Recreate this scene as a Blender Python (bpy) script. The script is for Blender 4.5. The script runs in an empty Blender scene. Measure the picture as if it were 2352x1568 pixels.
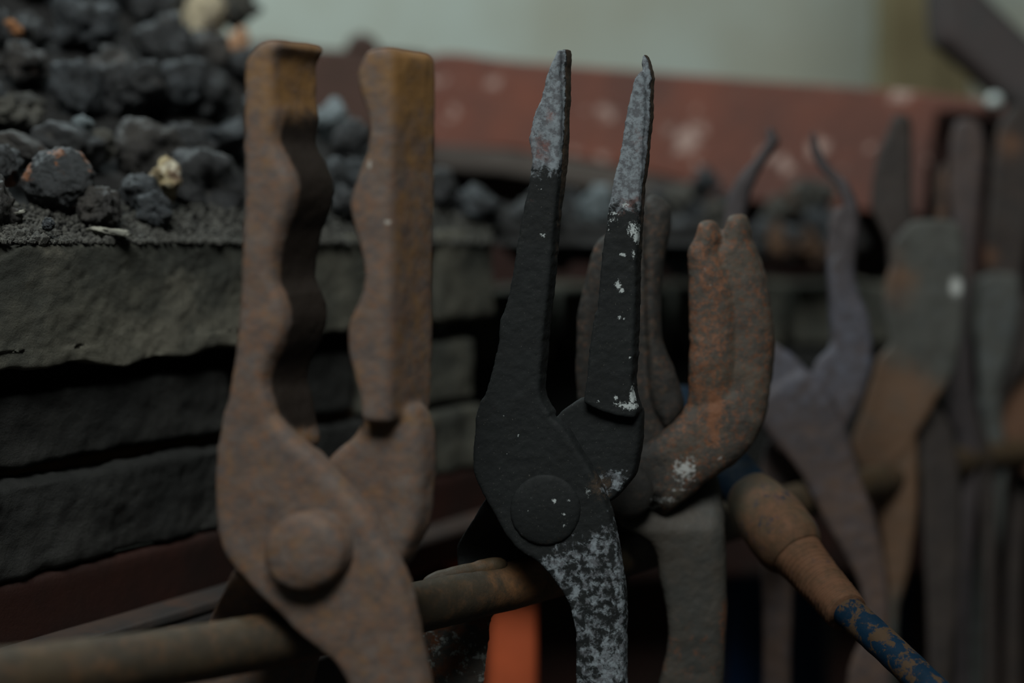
import bpy, bmesh, math, random
import numpy as np
from mathutils import Vector, noise, Matrix
from mathutils.geometry import tessellate_polygon

random.seed(7)
C = bpy.context.scene.collection
SC = bpy.context.scene

# ------------------------------------------------------------------ camera
FPX = 50 / 36 * 2352                       # focal length in pixels of the 2352 px wide frame
CAMZ = 0.95
PITCH = math.radians(5.4)
cd = bpy.data.cameras.new('camera'); cam = bpy.data.objects.new('camera', cd); C.objects.link(cam)
cam.location = (0, 0, CAMZ); cam.rotation_euler = (math.pi / 2 - PITCH, 0, 0)
cd.lens = 50; cd.sensor_width = 36; cd.clip_start = 0.02; cd.clip_end = 50
cd.dof.use_dof = True; cd.dof.focus_distance = 0.496; cd.dof.aperture_fstop = 3.5
cd.dof.aperture_blades = 0
SC.camera = cam
vs = SC.view_settings
vs.view_transform = 'Standard'; vs.look = 'None'; vs.gamma = 1; vs.exposure = -0.08; vs.use_curve_mapping = False

# ------------------------------------------------------------------ light
w = bpy.data.worlds.new('world'); SC.world = w; w.use_nodes = True
w.node_tree.nodes['Background'].inputs[0].default_value = (0.86, 1.0, 0.97, 1)
w.node_tree.nodes['Background'].inputs[1].default_value = 0.030

def area(name, loc, target, sx, sy, energy, col):
    l = bpy.data.lights.new(name, 'AREA'); l.shape = 'RECTANGLE'; l.size = sx; l.size_y = sy
    l.energy = energy; l.color = col
    o = bpy.data.objects.new(name, l); C.objects.link(o); o.location = loc
    o.rotation_euler = (Vector(target) - Vector(loc)).to_track_quat('-Z', 'Y').to_euler()
    return o
area('window_daylight', (-0.10, -0.42, 2.25), (0.05, 0.7, 0.9), .8, .6, 27, (0.97, 1.0, 0.97))
area('wall_fill_light', (-0.75, 1.45, 2.3), (-0.25, 1.5, 0.9), 0.7, 0.7, 17, (0.82, 0.97, 1.0))  # added lamp that brightens the left of the back wall

# ------------------------------------------------------------------ helpers
cp, sp = math.cos(PITCH), math.sin(PITCH)
def unproj(px, py, z):
    """world point seen at pixel (px,py) at depth z (metres) along the camera axis; works on arrays"""
    x = (px - 1176) / FPX * z; v = -(py - 784) / FPX * z
    return x, z * cp + v * sp, CAMZ - z * sp + v * cp
def P(px, py, z): return Vector(unproj(px, py, z))

def link(name, me, mat=None, parent=None, loc=None):
    o = bpy.data.objects.new(name, me); C.objects.link(o)
    if mat:
        me.materials.clear(); me.materials.append(mat)
    if parent: o.parent = parent
    if loc is not None: o.location = loc
    return o
def tag(o, label=None, cat=None, group=None, kind=None):
    if label: o['label'] = label
    if cat: o['category'] = cat
    if group: o['group'] = group
    if kind: o['kind'] = kind
    return o
def thing(name, label, cat, loc, group=None):
    o = bpy.data.objects.new(name, None); C.objects.link(o); o.location = loc; o.empty_display_size = 0.02
    return tag(o, label, cat, group)

def catmull(pts, step, closed=True):
    p = np.array(pts, float); n = len(p); out = []
    rng = range(n) if closed else range(n - 1)
    for i in rng:
        if closed: a, b, c, d = p[i - 1], p[i], p[(i + 1) % n], p[(i + 2) % n]
        else: a, b, c, d = p[max(i - 1, 0)], p[i], p[i + 1], p[min(i + 2, n - 1)]
        k = max(1, int(np.linalg.norm((c - b)[:2]) / step))
        for j in range(k):
            t = j / k
            q = 0.5 * (2 * b + (c - a) * t + (2 * a - 5 * b + 4 * c - d) * t * t + (3 * b - a - 3 * c + d) * t ** 3)
            lin = b + (c - b) * t
            out.append(q * 0.75 + lin * 0.25)
    if not closed: out.append(p[-1])
    return np.array(out)

def arr(me):
    a = np.empty(len(me.vertices) * 3); me.vertices.foreach_get('co', a); return a.reshape(-1, 3)
def setarr(me, a):
    me.vertices.foreach_set('co', np.ascontiguousarray(a, dtype=np.float32).ravel()); me.update()
def normals(me):
    a = np.empty(len(me.vertices) * 3, dtype=np.float32); me.vertex_normals.foreach_get('vector', a); return a.reshape(-1, 3).astype(float)
def edges(me):
    a = np.empty(len(me.edges) * 2, dtype=np.int32); me.edges.foreach_get('vertices', a); return a.reshape(-1, 2)
def smooth(me, it, lam=0.5):
    v = arr(me); e = edges(me); n = len(v)
    cnt = np.bincount(e.ravel(), minlength=n)[:, None]
    for _ in range(it):
        s = np.zeros_like(v)
        for k in range(3):
            s[:, k] = np.bincount(e[:, 0], v[e[:, 1], k], n) + np.bincount(e[:, 1], v[e[:, 0], k], n)
        v += lam * (s / np.maximum(cnt, 1) - v)
    setarr(me, v)
def remesh(me, vox):
    o = bpy.data.objects.new('tmp', me); C.objects.link(o)
    m = o.modifiers.new('r', 'REMESH'); m.mode = 'VOXEL'; m.voxel_size = vox; m.use_smooth_shade = True
    dg = bpy.context.evaluated_depsgraph_get(); dg.update()
    r = bpy.data.meshes.new_from_object(o.evaluated_get(dg))
    bpy.data.objects.remove(o); bpy.data.meshes.remove(me)
    return r
def nz(v, scale, off=0.0):
    f = noise.noise
    return np.array([f((a * scale + off, b * scale + off, c * scale)) for a, b, c in v])
def roughen(me, specs, off=0.0):
    """specs: (amplitude, frequency) added along the vertex normals"""
    v = arr(me); n = normals(me); d = np.zeros(len(v))
    for amp, fr in specs: d += amp * nz(v, fr, off)
    setarr(me, v + n * d[:, None])
def shade(me):
    me.polygons.foreach_set('use_smooth', np.ones(len(me.polygons), dtype=bool))

def poly_dist(pts, poly):
    a = poly; b = np.roll(poly, -1, 0); d = np.full(len(pts), 1e9)
    for i in range(len(a)):
        ab = b[i] - a[i]; L = (ab ** 2).sum() + 1e-12
        t = np.clip(((pts - a[i]) @ ab) / L, 0, 1)
        q = pts - (a[i] + t[:, None] * ab)
        d = np.minimum(d, (q ** 2).sum(1))
    return np.sqrt(d)

class Frame:
    """Local millimetre frame of one tongs: U to the right, V down, W away from the viewer.
    z0 depth at pixel column pc, k = depth change in mm per mm to the right, b = angle of the thickness direction"""
    def __init__(s, z0, pc, pyc, k=0.0, kv=0.0, b=0.0):
        s.z0, s.pc, s.pyc, s.k, s.kv, s.b = z0, pc, pyc, k, kv, math.radians(b)
        s.s = z0 / FPX * 1000
        s.bend = None          # extra depth in mm as a function of pixel position
        s.loc = P(pc, pyc, z0)
    def to_px(s, v): return v[:, 0] / s.s + s.pc, v[:, 1] / s.s + s.pyc
    def world(s, v):
        px, py = s.to_px(v)
        z = s.z0 + (s.k * v[:, 0] + s.kv * v[:, 1]) / 1000
        if s.bend is not None: z = z + s.bend(px, py) / 1000
        x, y, zz = unproj(px, py, z)
        return np.stack([x + v[:, 2] / 1000 * math.sin(s.b), y + v[:, 2] / 1000 * math.cos(s.b), zz], 1)

def slab(fr, outline, w0, w1, R=2.0, fmin=0.4, vox=0.6, wfun=None, dome=1.0, step=12, jag=0.0, wref=None):
    """extruded outline (pixels) with rounded edges, in the local frame"""
    o = catmull(outline, step)
    wr = w0 + (1 - fmin) * (w1 - w0) * .5 if wref is None else wref
    zd = fr.z0 + wr / 1000 * math.cos(fr.b) * cp
    o = np.stack([1176 + ((o[:, 0] - 1176) * zd - FPX * wr / 1000 * math.sin(fr.b)) / fr.z0,
                  784 + ((o[:, 1] - 784) * zd + FPX * wr / 1000 * math.cos(fr.b) * sp) / fr.z0], 1)
    o = (o - np.array([fr.pc, fr.pyc])) * fr.s
    if jag:
        o += jag * np.array([[noise.noise((p[0] * .5, p[1] * .5, 3.)), noise.noise((p[0] * .5, p[1] * .5, 9.))] for p in o])
    n = len(o)
    tri = tessellate_polygon([[Vector((p[0], p[1], 0)) for p in o]])
    area2 = np.sum(o[:, 0] * np.roll(o[:, 1], -1) - np.roll(o[:, 0], -1) * o[:, 1])
    vs_ = [(p[0], p[1], w0) for p in o] + [(p[0], p[1], w1) for p in o]
    fs = []
    for a, b, c in tri:
        fs.append((a, b, c)); fs.append((a + n, c + n, b + n))
    for i in range(n):
        j = (i + 1) % n; fs.append((i, j, j + n, i + n))
    me = bpy.data.meshes.new('slab'); me.from_pydata(vs_, [], fs); me.update()
    bm = bmesh.new(); bm.from_mesh(me); bmesh.ops.recalc_face_normals(bm, faces=bm.faces); bm.to_mesh(me); bm.free()
    me = remesh(me, vox)
    v = arr(me)
    d = poly_dist(v[:, :2], o)
    t = np.clip(d / R, 0, 1)
    f = fmin + (1 - fmin) * np.sqrt(np.clip(1 - (1 - t) ** 2, 0, 1))
    wc = (w0 + w1) / 2
    v[:, 2] = wc + (v[:, 2] - wc) * f * dome
    if wfun is not None:
        px, py = fr.to_px(v); v[:, 2] += wfun(px, py)
    setarr(me, v)
    return me

def join(meshes):
    bm = bmesh.new()
    for m in meshes: bm.from_mesh(m); bpy.data.meshes.remove(m)
    me = bpy.data.meshes.new('joined'); bm.to_mesh(me); bm.free()
    return me

def sub_mesh(me, mask, vn, wear, name):
    """faces where mask is true, keeping the full mesh's normals so that the seam does not show"""
    nf = len(me.polygons)
    lt = np.empty(nf, dtype=np.int32); me.polygons.foreach_get('loop_total', lt)
    lv = np.empty(len(me.loops), dtype=np.int32); me.loops.foreach_get('vertex_index', lv)
    ls = np.concatenate([[0], np.cumsum(lt)[:-1]])
    v = arr(me); sel = np.nonzero(mask)[0]
    faces = [lv[ls[i]:ls[i] + lt[i]] for i in sel]
    used = np.unique(np.concatenate(faces)); remap = np.full(len(v), -1); remap[used] = np.arange(len(used))
    r = bpy.data.meshes.new(name)
    r.from_pydata(v[used].tolist(), [], [remap[f].tolist() for f in faces]); r.update()
    shade(r)
    set_wear(r, wear[used])
    r.normals_split_custom_set_from_vertices(vn[used].tolist())
    return r
def set_wear(me, wv):
    at = me.color_attributes.new('wear', 'FLOAT_COLOR', 'POINT')
    at.data.foreach_set('color', np.ascontiguousarray(wv, dtype=np.float32).ravel())

def forge_half(fr, slabs, root, mat, vox, specs, wearf, split=None, sm=2, off=0.0, names=('jaw', 'rein')):
    me = remesh(join(slabs), vox)
    smooth(me, sm); roughen(me, specs, off)
    v = arr(me); px, py = fr.to_px(v)
    wr = wearf(px, py, v)
    wv = fr.world(v) - np.array(fr.loc)
    setarr(me, wv)
    vn = normals(me)
    if split is None:
        shade(me); set_wear(me, wr); me.name = names[0]
        return [link(names[0], me, mat, root)]
    nf = len(me.polygons)
    cen = np.empty(nf * 3); me.polygons.foreach_get('center', cen); cen = cen.reshape(-1, 3)
    # split line given in pixels of py; use world z of that line at the frame's depth
    zl = unproj(fr.pc, split, fr.z0)[2] - fr.loc.z
    up = cen[:, 2] > zl
    a = sub_mesh(me, up, vn, wr, names[0]); b = sub_mesh(me, ~up, vn, wr, names[1])
    bpy.data.meshes.remove(me)
    return [link(names[0], a, mat, root), link(names[1], b, mat, root)]

def W4(n, r=0.0, g=0.0, b=0.0, a=0.0):
    o = np.empty((n, 4)); o[:, 0] = r; o[:, 1] = g; o[:, 2] = b; o[:, 3] = a; return o
def spots(px, py, lst):
    f = np.zeros(len(px))
    for x, y, rx, ry, s in lst:
        f = np.maximum(f, s * np.clip(1.2 - .68 * np.sqrt(((px - x) / rx) ** 2 + ((py - y) / ry) ** 2), 0, 1))
    return f
def sstep(a, b, x):
    t = np.clip((x - a) / (b - a), 0, 1); return t * t * (3 - 2 * t)

def tube(pts, seg=40, step=2.0, rough=(), cap=True, off=0.0, rfun=None):
    """pts: (Vector world, radius m). returns mesh relative to first point"""
    p = np.array([[*q, r] for q, r in pts])
    o = []
    n = len(p)
    for i in range(n - 1):
        a, b, c, d = p[max(i - 1, 0)], p[i], p[i + 1], p[min(i + 2, n - 1)]
        k = max(1, int(np.linalg.norm((c - b)[:3]) * 1000 / step))
        for j in range(k):
            t = j / k
            o.append(0.5 * (2 * b + (c - a) * t + (2 * a - 5 * b + 4 * c - d) * t * t + (3 * b - a - 3 * c + d) * t ** 3))
    o.append(p[-1]); o = np.array(o); org = o[0, :3].copy()
    vs_, fs = [], []
    ref = Vector((0, 0, 1)); s = 0
    m = len(o)
    for i in range(m):
        t = Vector(o[min(i + 1, m - 1), :3] - o[max(i - 1, 0), :3]).normalized()
        u = t.cross(ref)
        if u.length < 0.1: u = t.cross(Vector((0, 1, 0)))
        u.normalize(); v = t.cross(u)
        if i: s += np.linalg.norm(o[i, :3] - o[i - 1, :3])
        for k in range(seg):
            a = 2 * math.pi * k / seg
            r = o[i, 3] if rfun is None else rfun(s, o[i, 3], a)
            vs_.append(Vector(o[i, :3] - org) + (u * math.cos(a) + v * math.sin(a)) * r)
    for i in range(m - 1):
        for k in range(seg):
            k2 = (k + 1) % seg
            fs.append((i * seg + k, i * seg + k2, (i + 1) * seg + k2, (i + 1) * seg + k))
    fs.append(tuple(range(seg))[::-1]); fs.append(tuple((m - 1) * seg + k for k in range(seg)))
    me = bpy.data.meshes.new('tube'); me.from_pydata([tuple(x) for x in vs_], [], fs); me.update()
    bm = bmesh.new(); bm.from_mesh(me); bmesh.ops.recalc_face_normals(bm, faces=bm.faces); bm.to_mesh(me); bm.free()
    if rough:
        v = arr(me); nn = normals(me); d = np.zeros(len(v))
        for amp, f in rough: d += amp / 1000 * nz(v * 1000, f, off)
        setarr(me, v + nn * d[:, None])
    shade(me)
    return me, Vector(org)

# ------------------------------------------------------------------ materials
class NT:
    def __init__(s, name):
        s.m = bpy.data.materials.new(name); s.m.use_nodes = True
        s.t = s.m.node_tree; s.b = s.t.nodes['Principled BSDF']
        s.tc = s.t.nodes.new('ShaderNodeTexCoord').outputs['Object']
    def n(s, typ, **kw):
        x = s.t.nodes.new(typ)
        for k, v in kw.items(): setattr(x, k, v)
        return x
    def l(s, a, b): s.t.links.new(a, b)
    def noise(s, scale, detail=6, rough=0.6, dist=0.0, vec=None):
        x = s.n('ShaderNodeTexNoise'); x.inputs['Scale'].default_value = scale; x.inputs['Detail'].default_value = detail
        x.inputs['Roughness'].default_value = rough; x.inputs['Distortion'].default_value = dist
        s.l(vec or s.tc, x.inputs['Vector']); return x.outputs['Fac']
    def math(s, op, a, b=None, c=None):
        x = s.n('ShaderNodeMath', operation=op)
        for i, q in enumerate((a, b, c)):
            if q is None: continue
            if isinstance(q, (int, float)): x.inputs[i].default_value = q
            else: s.l(q, x.inputs[i])
        return x.outputs[0]
    def ramp(s, v, a, b):
        x = s.n('ShaderNodeMapRange'); x.interpolation_type = 'SMOOTHSTEP'
        s.l(v, x.inputs[0]); x.inputs[1].default_value = a; x.inputs[2].default_value = b
        return x.outputs[0]
    def mix(s, f, a, b, mode='MIX'):
        x = s.n('ShaderNodeMix', data_type='RGBA', blend_type=mode)
        if isinstance(f, (int, float)): x.inputs[0].default_value = f
        else: s.l(f, x.inputs[0])
        for q, i in ((a, 6), (b, 7)):
            if isinstance(q, tuple): x.inputs[i].default_value = (*q, 1)
            else: s.l(q, x.inputs[i])
        return x.outputs[2]
    def bump(s, *hs, strength=0.6):
        prev = None
        for h, dist in hs:
            x = s.n('ShaderNodeBump'); x.inputs['Strength'].default_value = strength; x.inputs['Distance'].default_value = dist
            s.l(h, x.inputs['Height'])
            if prev: s.l(prev, x.inputs['Normal'])
            prev = x.outputs[0]
        s.l(prev, s.b.inputs['Normal'])
    def done(s, col, rough=0.7, metal=0.0, spec=0.4):
        if isinstance(col, tuple): s.b.inputs['Base Color'].default_value = (*col, 1)
        else: s.l(col, s.b.inputs['Base Color'])
        if isinstance(rough, (int, float)): s.b.inputs['Roughness'].default_value = rough
        else: s.l(rough, s.b.inputs['Roughness'])
        s.b.inputs['Metallic'].default_value = metal
        s.b.inputs['Specular IOR Level'].default_value = spec
        return s.m

def srgb(r, g, b):
    f = lambda c: (c / 255 / 12.92) if c / 255 <= 0.04045 else ((c / 255 + 0.055) / 1.055) ** 2.4
    return (f(r), f(g), f(b))

def iron(name, base, base2, layers, rough=0.65, spec=0.35, bumpd=0.0004, big=60, metal=0.0, bfine=900, bmid=260):
    """layers: (channel, colour, noise scale, amplitude, softness)"""
    t = NT(name)
    col = t.mix(t.ramp(t.noise(big, 8, 0.65), 0.38, 0.62), base, base2)
    at = t.n('ShaderNodeAttribute'); at.attribute_name = 'wear'
    sep = t.n('ShaderNodeSeparateColor'); t.l(at.outputs['Color'], sep.inputs[0])
    ch = [sep.outputs[0], sep.outputs[1], sep.outputs[2], at.outputs['Alpha']]
    for i, (c, cl, sc, amp, soft) in enumerate(layers):
        mp = t.n('ShaderNodeMapping'); mp.inputs['Location'].default_value = (3.1 * i, 1.7 * i, 0.3); t.l(t.tc, mp.inputs[0])
        nn = t.noise(sc, 9, 0.7, 0.3, vec=mp.outputs[0])
        v = t.math('ADD', ch[c] if isinstance(c, int) else 0.40, t.math('MULTIPLY', t.math('SUBTRACT', nn, 0.5), amp))
        if len(cl) == 2:      # colour pair: mottled between the two
            cl = t.mix(t.ramp(t.noise(sc * 1.3, 9, .72), .42, .58), cl[0], cl[1])
        col = t.mix(t.ramp(v, 0.5 - soft, 0.5 + soft), col, cl)
    t.bump((t.noise(bmid, 6, 0.65), bumpd), (t.noise(bfine, 6, 0.75), bumpd * 0.35))
    r = t.math('ADD', t.math('MULTIPLY', t.noise(200, 5), 0.3), rough - 0.15)
    return t.done(col, r, metal, spec)

RUST = (0.16, 0.068, 0.032); RUSTY = (0.22, 0.115, 0.035); GREYB = (0.105, 0.082, 0.068)
M = {}
# layers channels: 0 pale scale, 1 rust, 2 soot, 3 bright chips and painted glints
M['rusty'] = iron('rusty_iron', (0.105, 0.073, 0.056), (0.125, 0.098, 0.082),
    [(None, (0.17, 0.085, 0.045), 330, 1.6, .25), (None, (0.062, 0.056, 0.056), 230, 1.1, .25), (1, (0.20, 0.105, 0.035), 150, 1.6, .33), (2, (0.014, 0.009, 0.006), 120, 1.0, .25), (3, (0.35, 0.33, 0.29), 600, .9, .1)],
    bumpd=.0005)
M['black'] = iron('sooty_black_iron', (0.0092, 0.0112, 0.0116), (0.0076, 0.0090, 0.0092),
    [(1, (0.045, 0.032, 0.022), 260, 1.0, .12), (0, ((0.088, 0.094, 0.104), (0.185, 0.215, 0.235)), 330, 2.1, .15), (2, ((0.15, 0.075, 0.066), (0.08, 0.055, 0.055)), 260, 1.6, .25), (3, (0.36, 0.40, 0.40), 1500, 1.7, .06), (None, (0.10, 0.10, 0.09), 1500, .62, .03)],
    rough=.72, spec=.22, bumpd=.00022, bmid=500, bfine=1800)
M['thick'] = iron('mottled_rust_iron', (0.050, 0.044, 0.037), (0.078, 0.064, 0.048),
    [(None, (0.125, 0.052, 0.026), 420, 1.35, .12), (1, (0.165, 0.072, 0.036), 400, 1.7, .16), (2, (0.026, 0.025, 0.023), 300, 1.2, .2), (3, (0.33, 0.34, 0.33), 520, 1.9, .15)], bumpd=.0005, bmid=420, bfine=1300)
M['olive'] = iron('olive_grey_iron', (0.033, 0.033, 0.029), (0.046, 0.040, 0.032),
    [(1, (0.10, 0.045, 0.025), 300, 1.3, .15), (0, (0.075, 0.07, 0.07), 300, 1.4, .15)], bumpd=.0004)
M['purple'] = iron('purplish_iron', (0.055, 0.045, 0.046), (0.042, 0.036, 0.038),
    [(1, (0.090, 0.056, 0.040), 120, 1.0, .25), (0, (0.085, 0.090, 0.115), 180, 1.1, .25)], bumpd=.0004)
M['greyiron'] = iron('green_grey_iron', (0.064, 0.066, 0.058), (0.046, 0.047, 0.041),
    [(1, (0.115, 0.066, 0.038), 90, 1.1, .3), (0, (0.10, 0.12, 0.13), 160, 1.1, .25), (2, (0.030, 0.028, 0.028), 90, .8, .25), (3, (0.4, 0.42, 0.40), 400, .7, .2)], bumpd=.0004)
M['darkiron'] = iron('dark_brown_iron', (0.027, 0.022, 0.020), (0.036, 0.028, 0.024),
    [(1, (0.11, 0.055, 0.030), 120, 1.0, .25)], bumpd=.0004)
M['bar'] = iron('oily_brown_steel', (0.056, 0.040, 0.022), (0.038, 0.030, 0.020),
    [(1, (0.17, 0.080, 0.033), 160, 1.1, .3), (2, (0.022, 0.017, 0.013), 130, 1.0, .2)], rough=.55, bumpd=.0004, big=30)
M['strap'] = iron('flaking_rusty_steel', (0.030, 0.034, 0.032), (0.040, 0.034, 0.028),
    [(1, (0.105, 0.038, 0.014), 75, 1.6, .12), (3, (0.20, 0.22, 0.21), 240, 1.5, .06)], bumpd=.0006)
M['bluepaint'] = iron('chipped_blue_paint', (0.002, 0.016, 0.036), (0.0015, 0.012, 0.026),
    [(1, (0.055, 0.035, 0.020), 130, 1.7, .05), (0, (0.110, 0.055, 0.031), 200, 1.2, .25), (2, (0.050, 0.043, 0.028), 110, 1.0, .3)], rough=.72, spec=.12, bumpd=.0004)

NOISE_A = [(0.35, 0.06), (0.22, 0.18), (0.10, 0.5)]

# ------------------------------------------------------------------ tongs near the camera, rusty with wavy bolt jaws
def tongs_rusty():
    fr = Frame(0.428, 700, 1267, k=-0.10, b=34)
    root = thing('blacksmith_tongs', 'big rust-brown tongs with wavy-edged jaws and a domed rivet, nearest the camera', 'tongs', fr.loc)
    s = fr.s
    T = 95 * s / math.sin(math.radians(34))        # jaw thickness that shows as a 95 px wide side face
    # --- front half: left jaw, boss and the handle that swings to the lower right
    jaw = [(602,100),(622,93),(645,92),(652,108),(636,135),(634,223),(640,264),(634,325),(656,366),(677,410),(678,455),(664,498),(648,533),(636,590),(634,644),(650,676),(658,710),(659,744),(646,794),(622,838),(613,884),(626,925),(634,975),(640,1040),(560,1060),(505,1050),(512,990),(530,920),(546,830),(556,700),(565,560),(568,400),(567,250),(572,140)]
    boss = [(532,915),(600,905),(634,955),(660,985),(690,1020),(722,1042),(750,1071),(794,1121),(850,1187),(883,1254),(916,1309),(938,1381),(955,1475),(974,1568),(990,1700),(990,1900),(870,1900),(850,1700),(800,1568),(778,1530),(750,1503),(711,1470),(672,1436),(620,1385),(548,1308),(515,1262),(502,1200),(497,1130),(500,1060),(511,990)]
    rein = [(860,1560),(960,1560),(990,1700),(1000,1900),(985,2200),(975,2600),(960,3000),(900,3000),(890,2600),(885,2200),(870,1900),(835,1660)]
    a = slab(fr, jaw, 0, T, R=2.2, fmin=.78, vox=.7)
    b = slab(fr, boss, 0, 8.5, R=3.5, fmin=.45, vox=.7)
    c = slab(fr, rein, 0, 8.5, R=4, fmin=.4, vox=.7)
    def wear(px, py, v):
        g = 0.20 + 0.22 * sstep(420, 140, py) + spots(px, py, [(890,185,26,50,.28), (605,200,24,80,.2), (700,140,40,60,.2), (960,330,60,260,.12)])
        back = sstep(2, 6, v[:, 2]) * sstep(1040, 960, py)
        darken = 0.85 * back * sstep(170, 330, py) * (px < 790) + spots(px, py, [(690,175,22,22,.9)]) * (v[:, 2] > 3)  # dark tone on the left jaw's side face and in one spot
        return W4(len(px), 0, g + .12 * back, darken + .0, spots(px, py, [(880,510,7,7,.75), (838,378,6,12,.7), (700,1265,22,22,.38)]))  # bright spot on the right jaw is a highlight painted into the colour
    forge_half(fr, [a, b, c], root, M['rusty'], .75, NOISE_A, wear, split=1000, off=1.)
    # --- rear half: right jaw, recessed boss and the handle that swings to the lower left behind the bar
    jaw2 = [(832,150),(850,117),(880,110),(901,111),(912,125),(914,180),(912,300),(910,500),(908,700),(905,900),(900,968),(870,972),(836,966),(833,940),(826,895),(814,855),(803,811),(805,745),(826,700),(838,665),(841,631),(834,590),(824,550),(814,509),(808,468),(818,427),(832,386),(848,346),(852,305),(847,256),(832,215),(826,170)]
    cap = [(845,140),(870,112),(901,111),(922,121),(936,127),(925,220),(850,220)]
    boss2 = [(852,935),(905,925),(955,935),(974,1000),(976,1060),(972,1120),(966,1190),(950,1240),(918,1300),(880,1330),(800,1400),(720,1500),(690,1600),(600,1640),(440,1600),(468,1494),(484,1431),(506,1381),(542,1303),(600,1250),(680,1150),(756,1065),(761,1049),(794,1021),(822,993)]
    rein2 = [(440,1560),(640,1590),(600,1700),(590,1900),(560,2200),(550,2600),(540,3000),(480,3000),(480,2600),(470,2200),(430,1900),(420,1700)]
    j = slab(fr, jaw2, 2, 2 + T, R=2.2, fmin=.8, vox=.7)
    j2 = slab(fr, cap, 6, T - 2, R=2.0, fmin=.7, vox=.7)
    b2 = slab(fr, boss2, 9, 19, R=3, fmin=.5, vox=.7)
    r2 = slab(fr, rein2, 9, 19, R=4, fmin=.4, vox=.7)
    fr.bend = lambda px, py: 20 * sstep(1330, 1460, py)      # the rear handle bends back behind the rail
    forge_half(fr, [j, j2, b2, r2], root, M['rusty'], .75, NOISE_A, wear, split=985, off=5.)
    fr.bend = None
    # --- rivet head
    rv = [(697 + 90 * math.cos(t), 1267 + 92 * math.sin(t)) for t in np.linspace(0, 2 * math.pi, 20, endpoint=False)]
    r = slab(fr, rv, -9, 4, R=14, fmin=.45, vox=.6)
    smooth(r, 6); roughen(r, [(0.35, .15), (.15, .5)], 3.)
    v = arr(r); px, py = fr.to_px(v); wr = wear(px, py, v); setarr(r, fr.world(v) - np.array(fr.loc)); shade(r); set_wear(r, wr)
    link('rivet', r, M['rusty'], root)
    return root
tongs_rusty()

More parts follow.
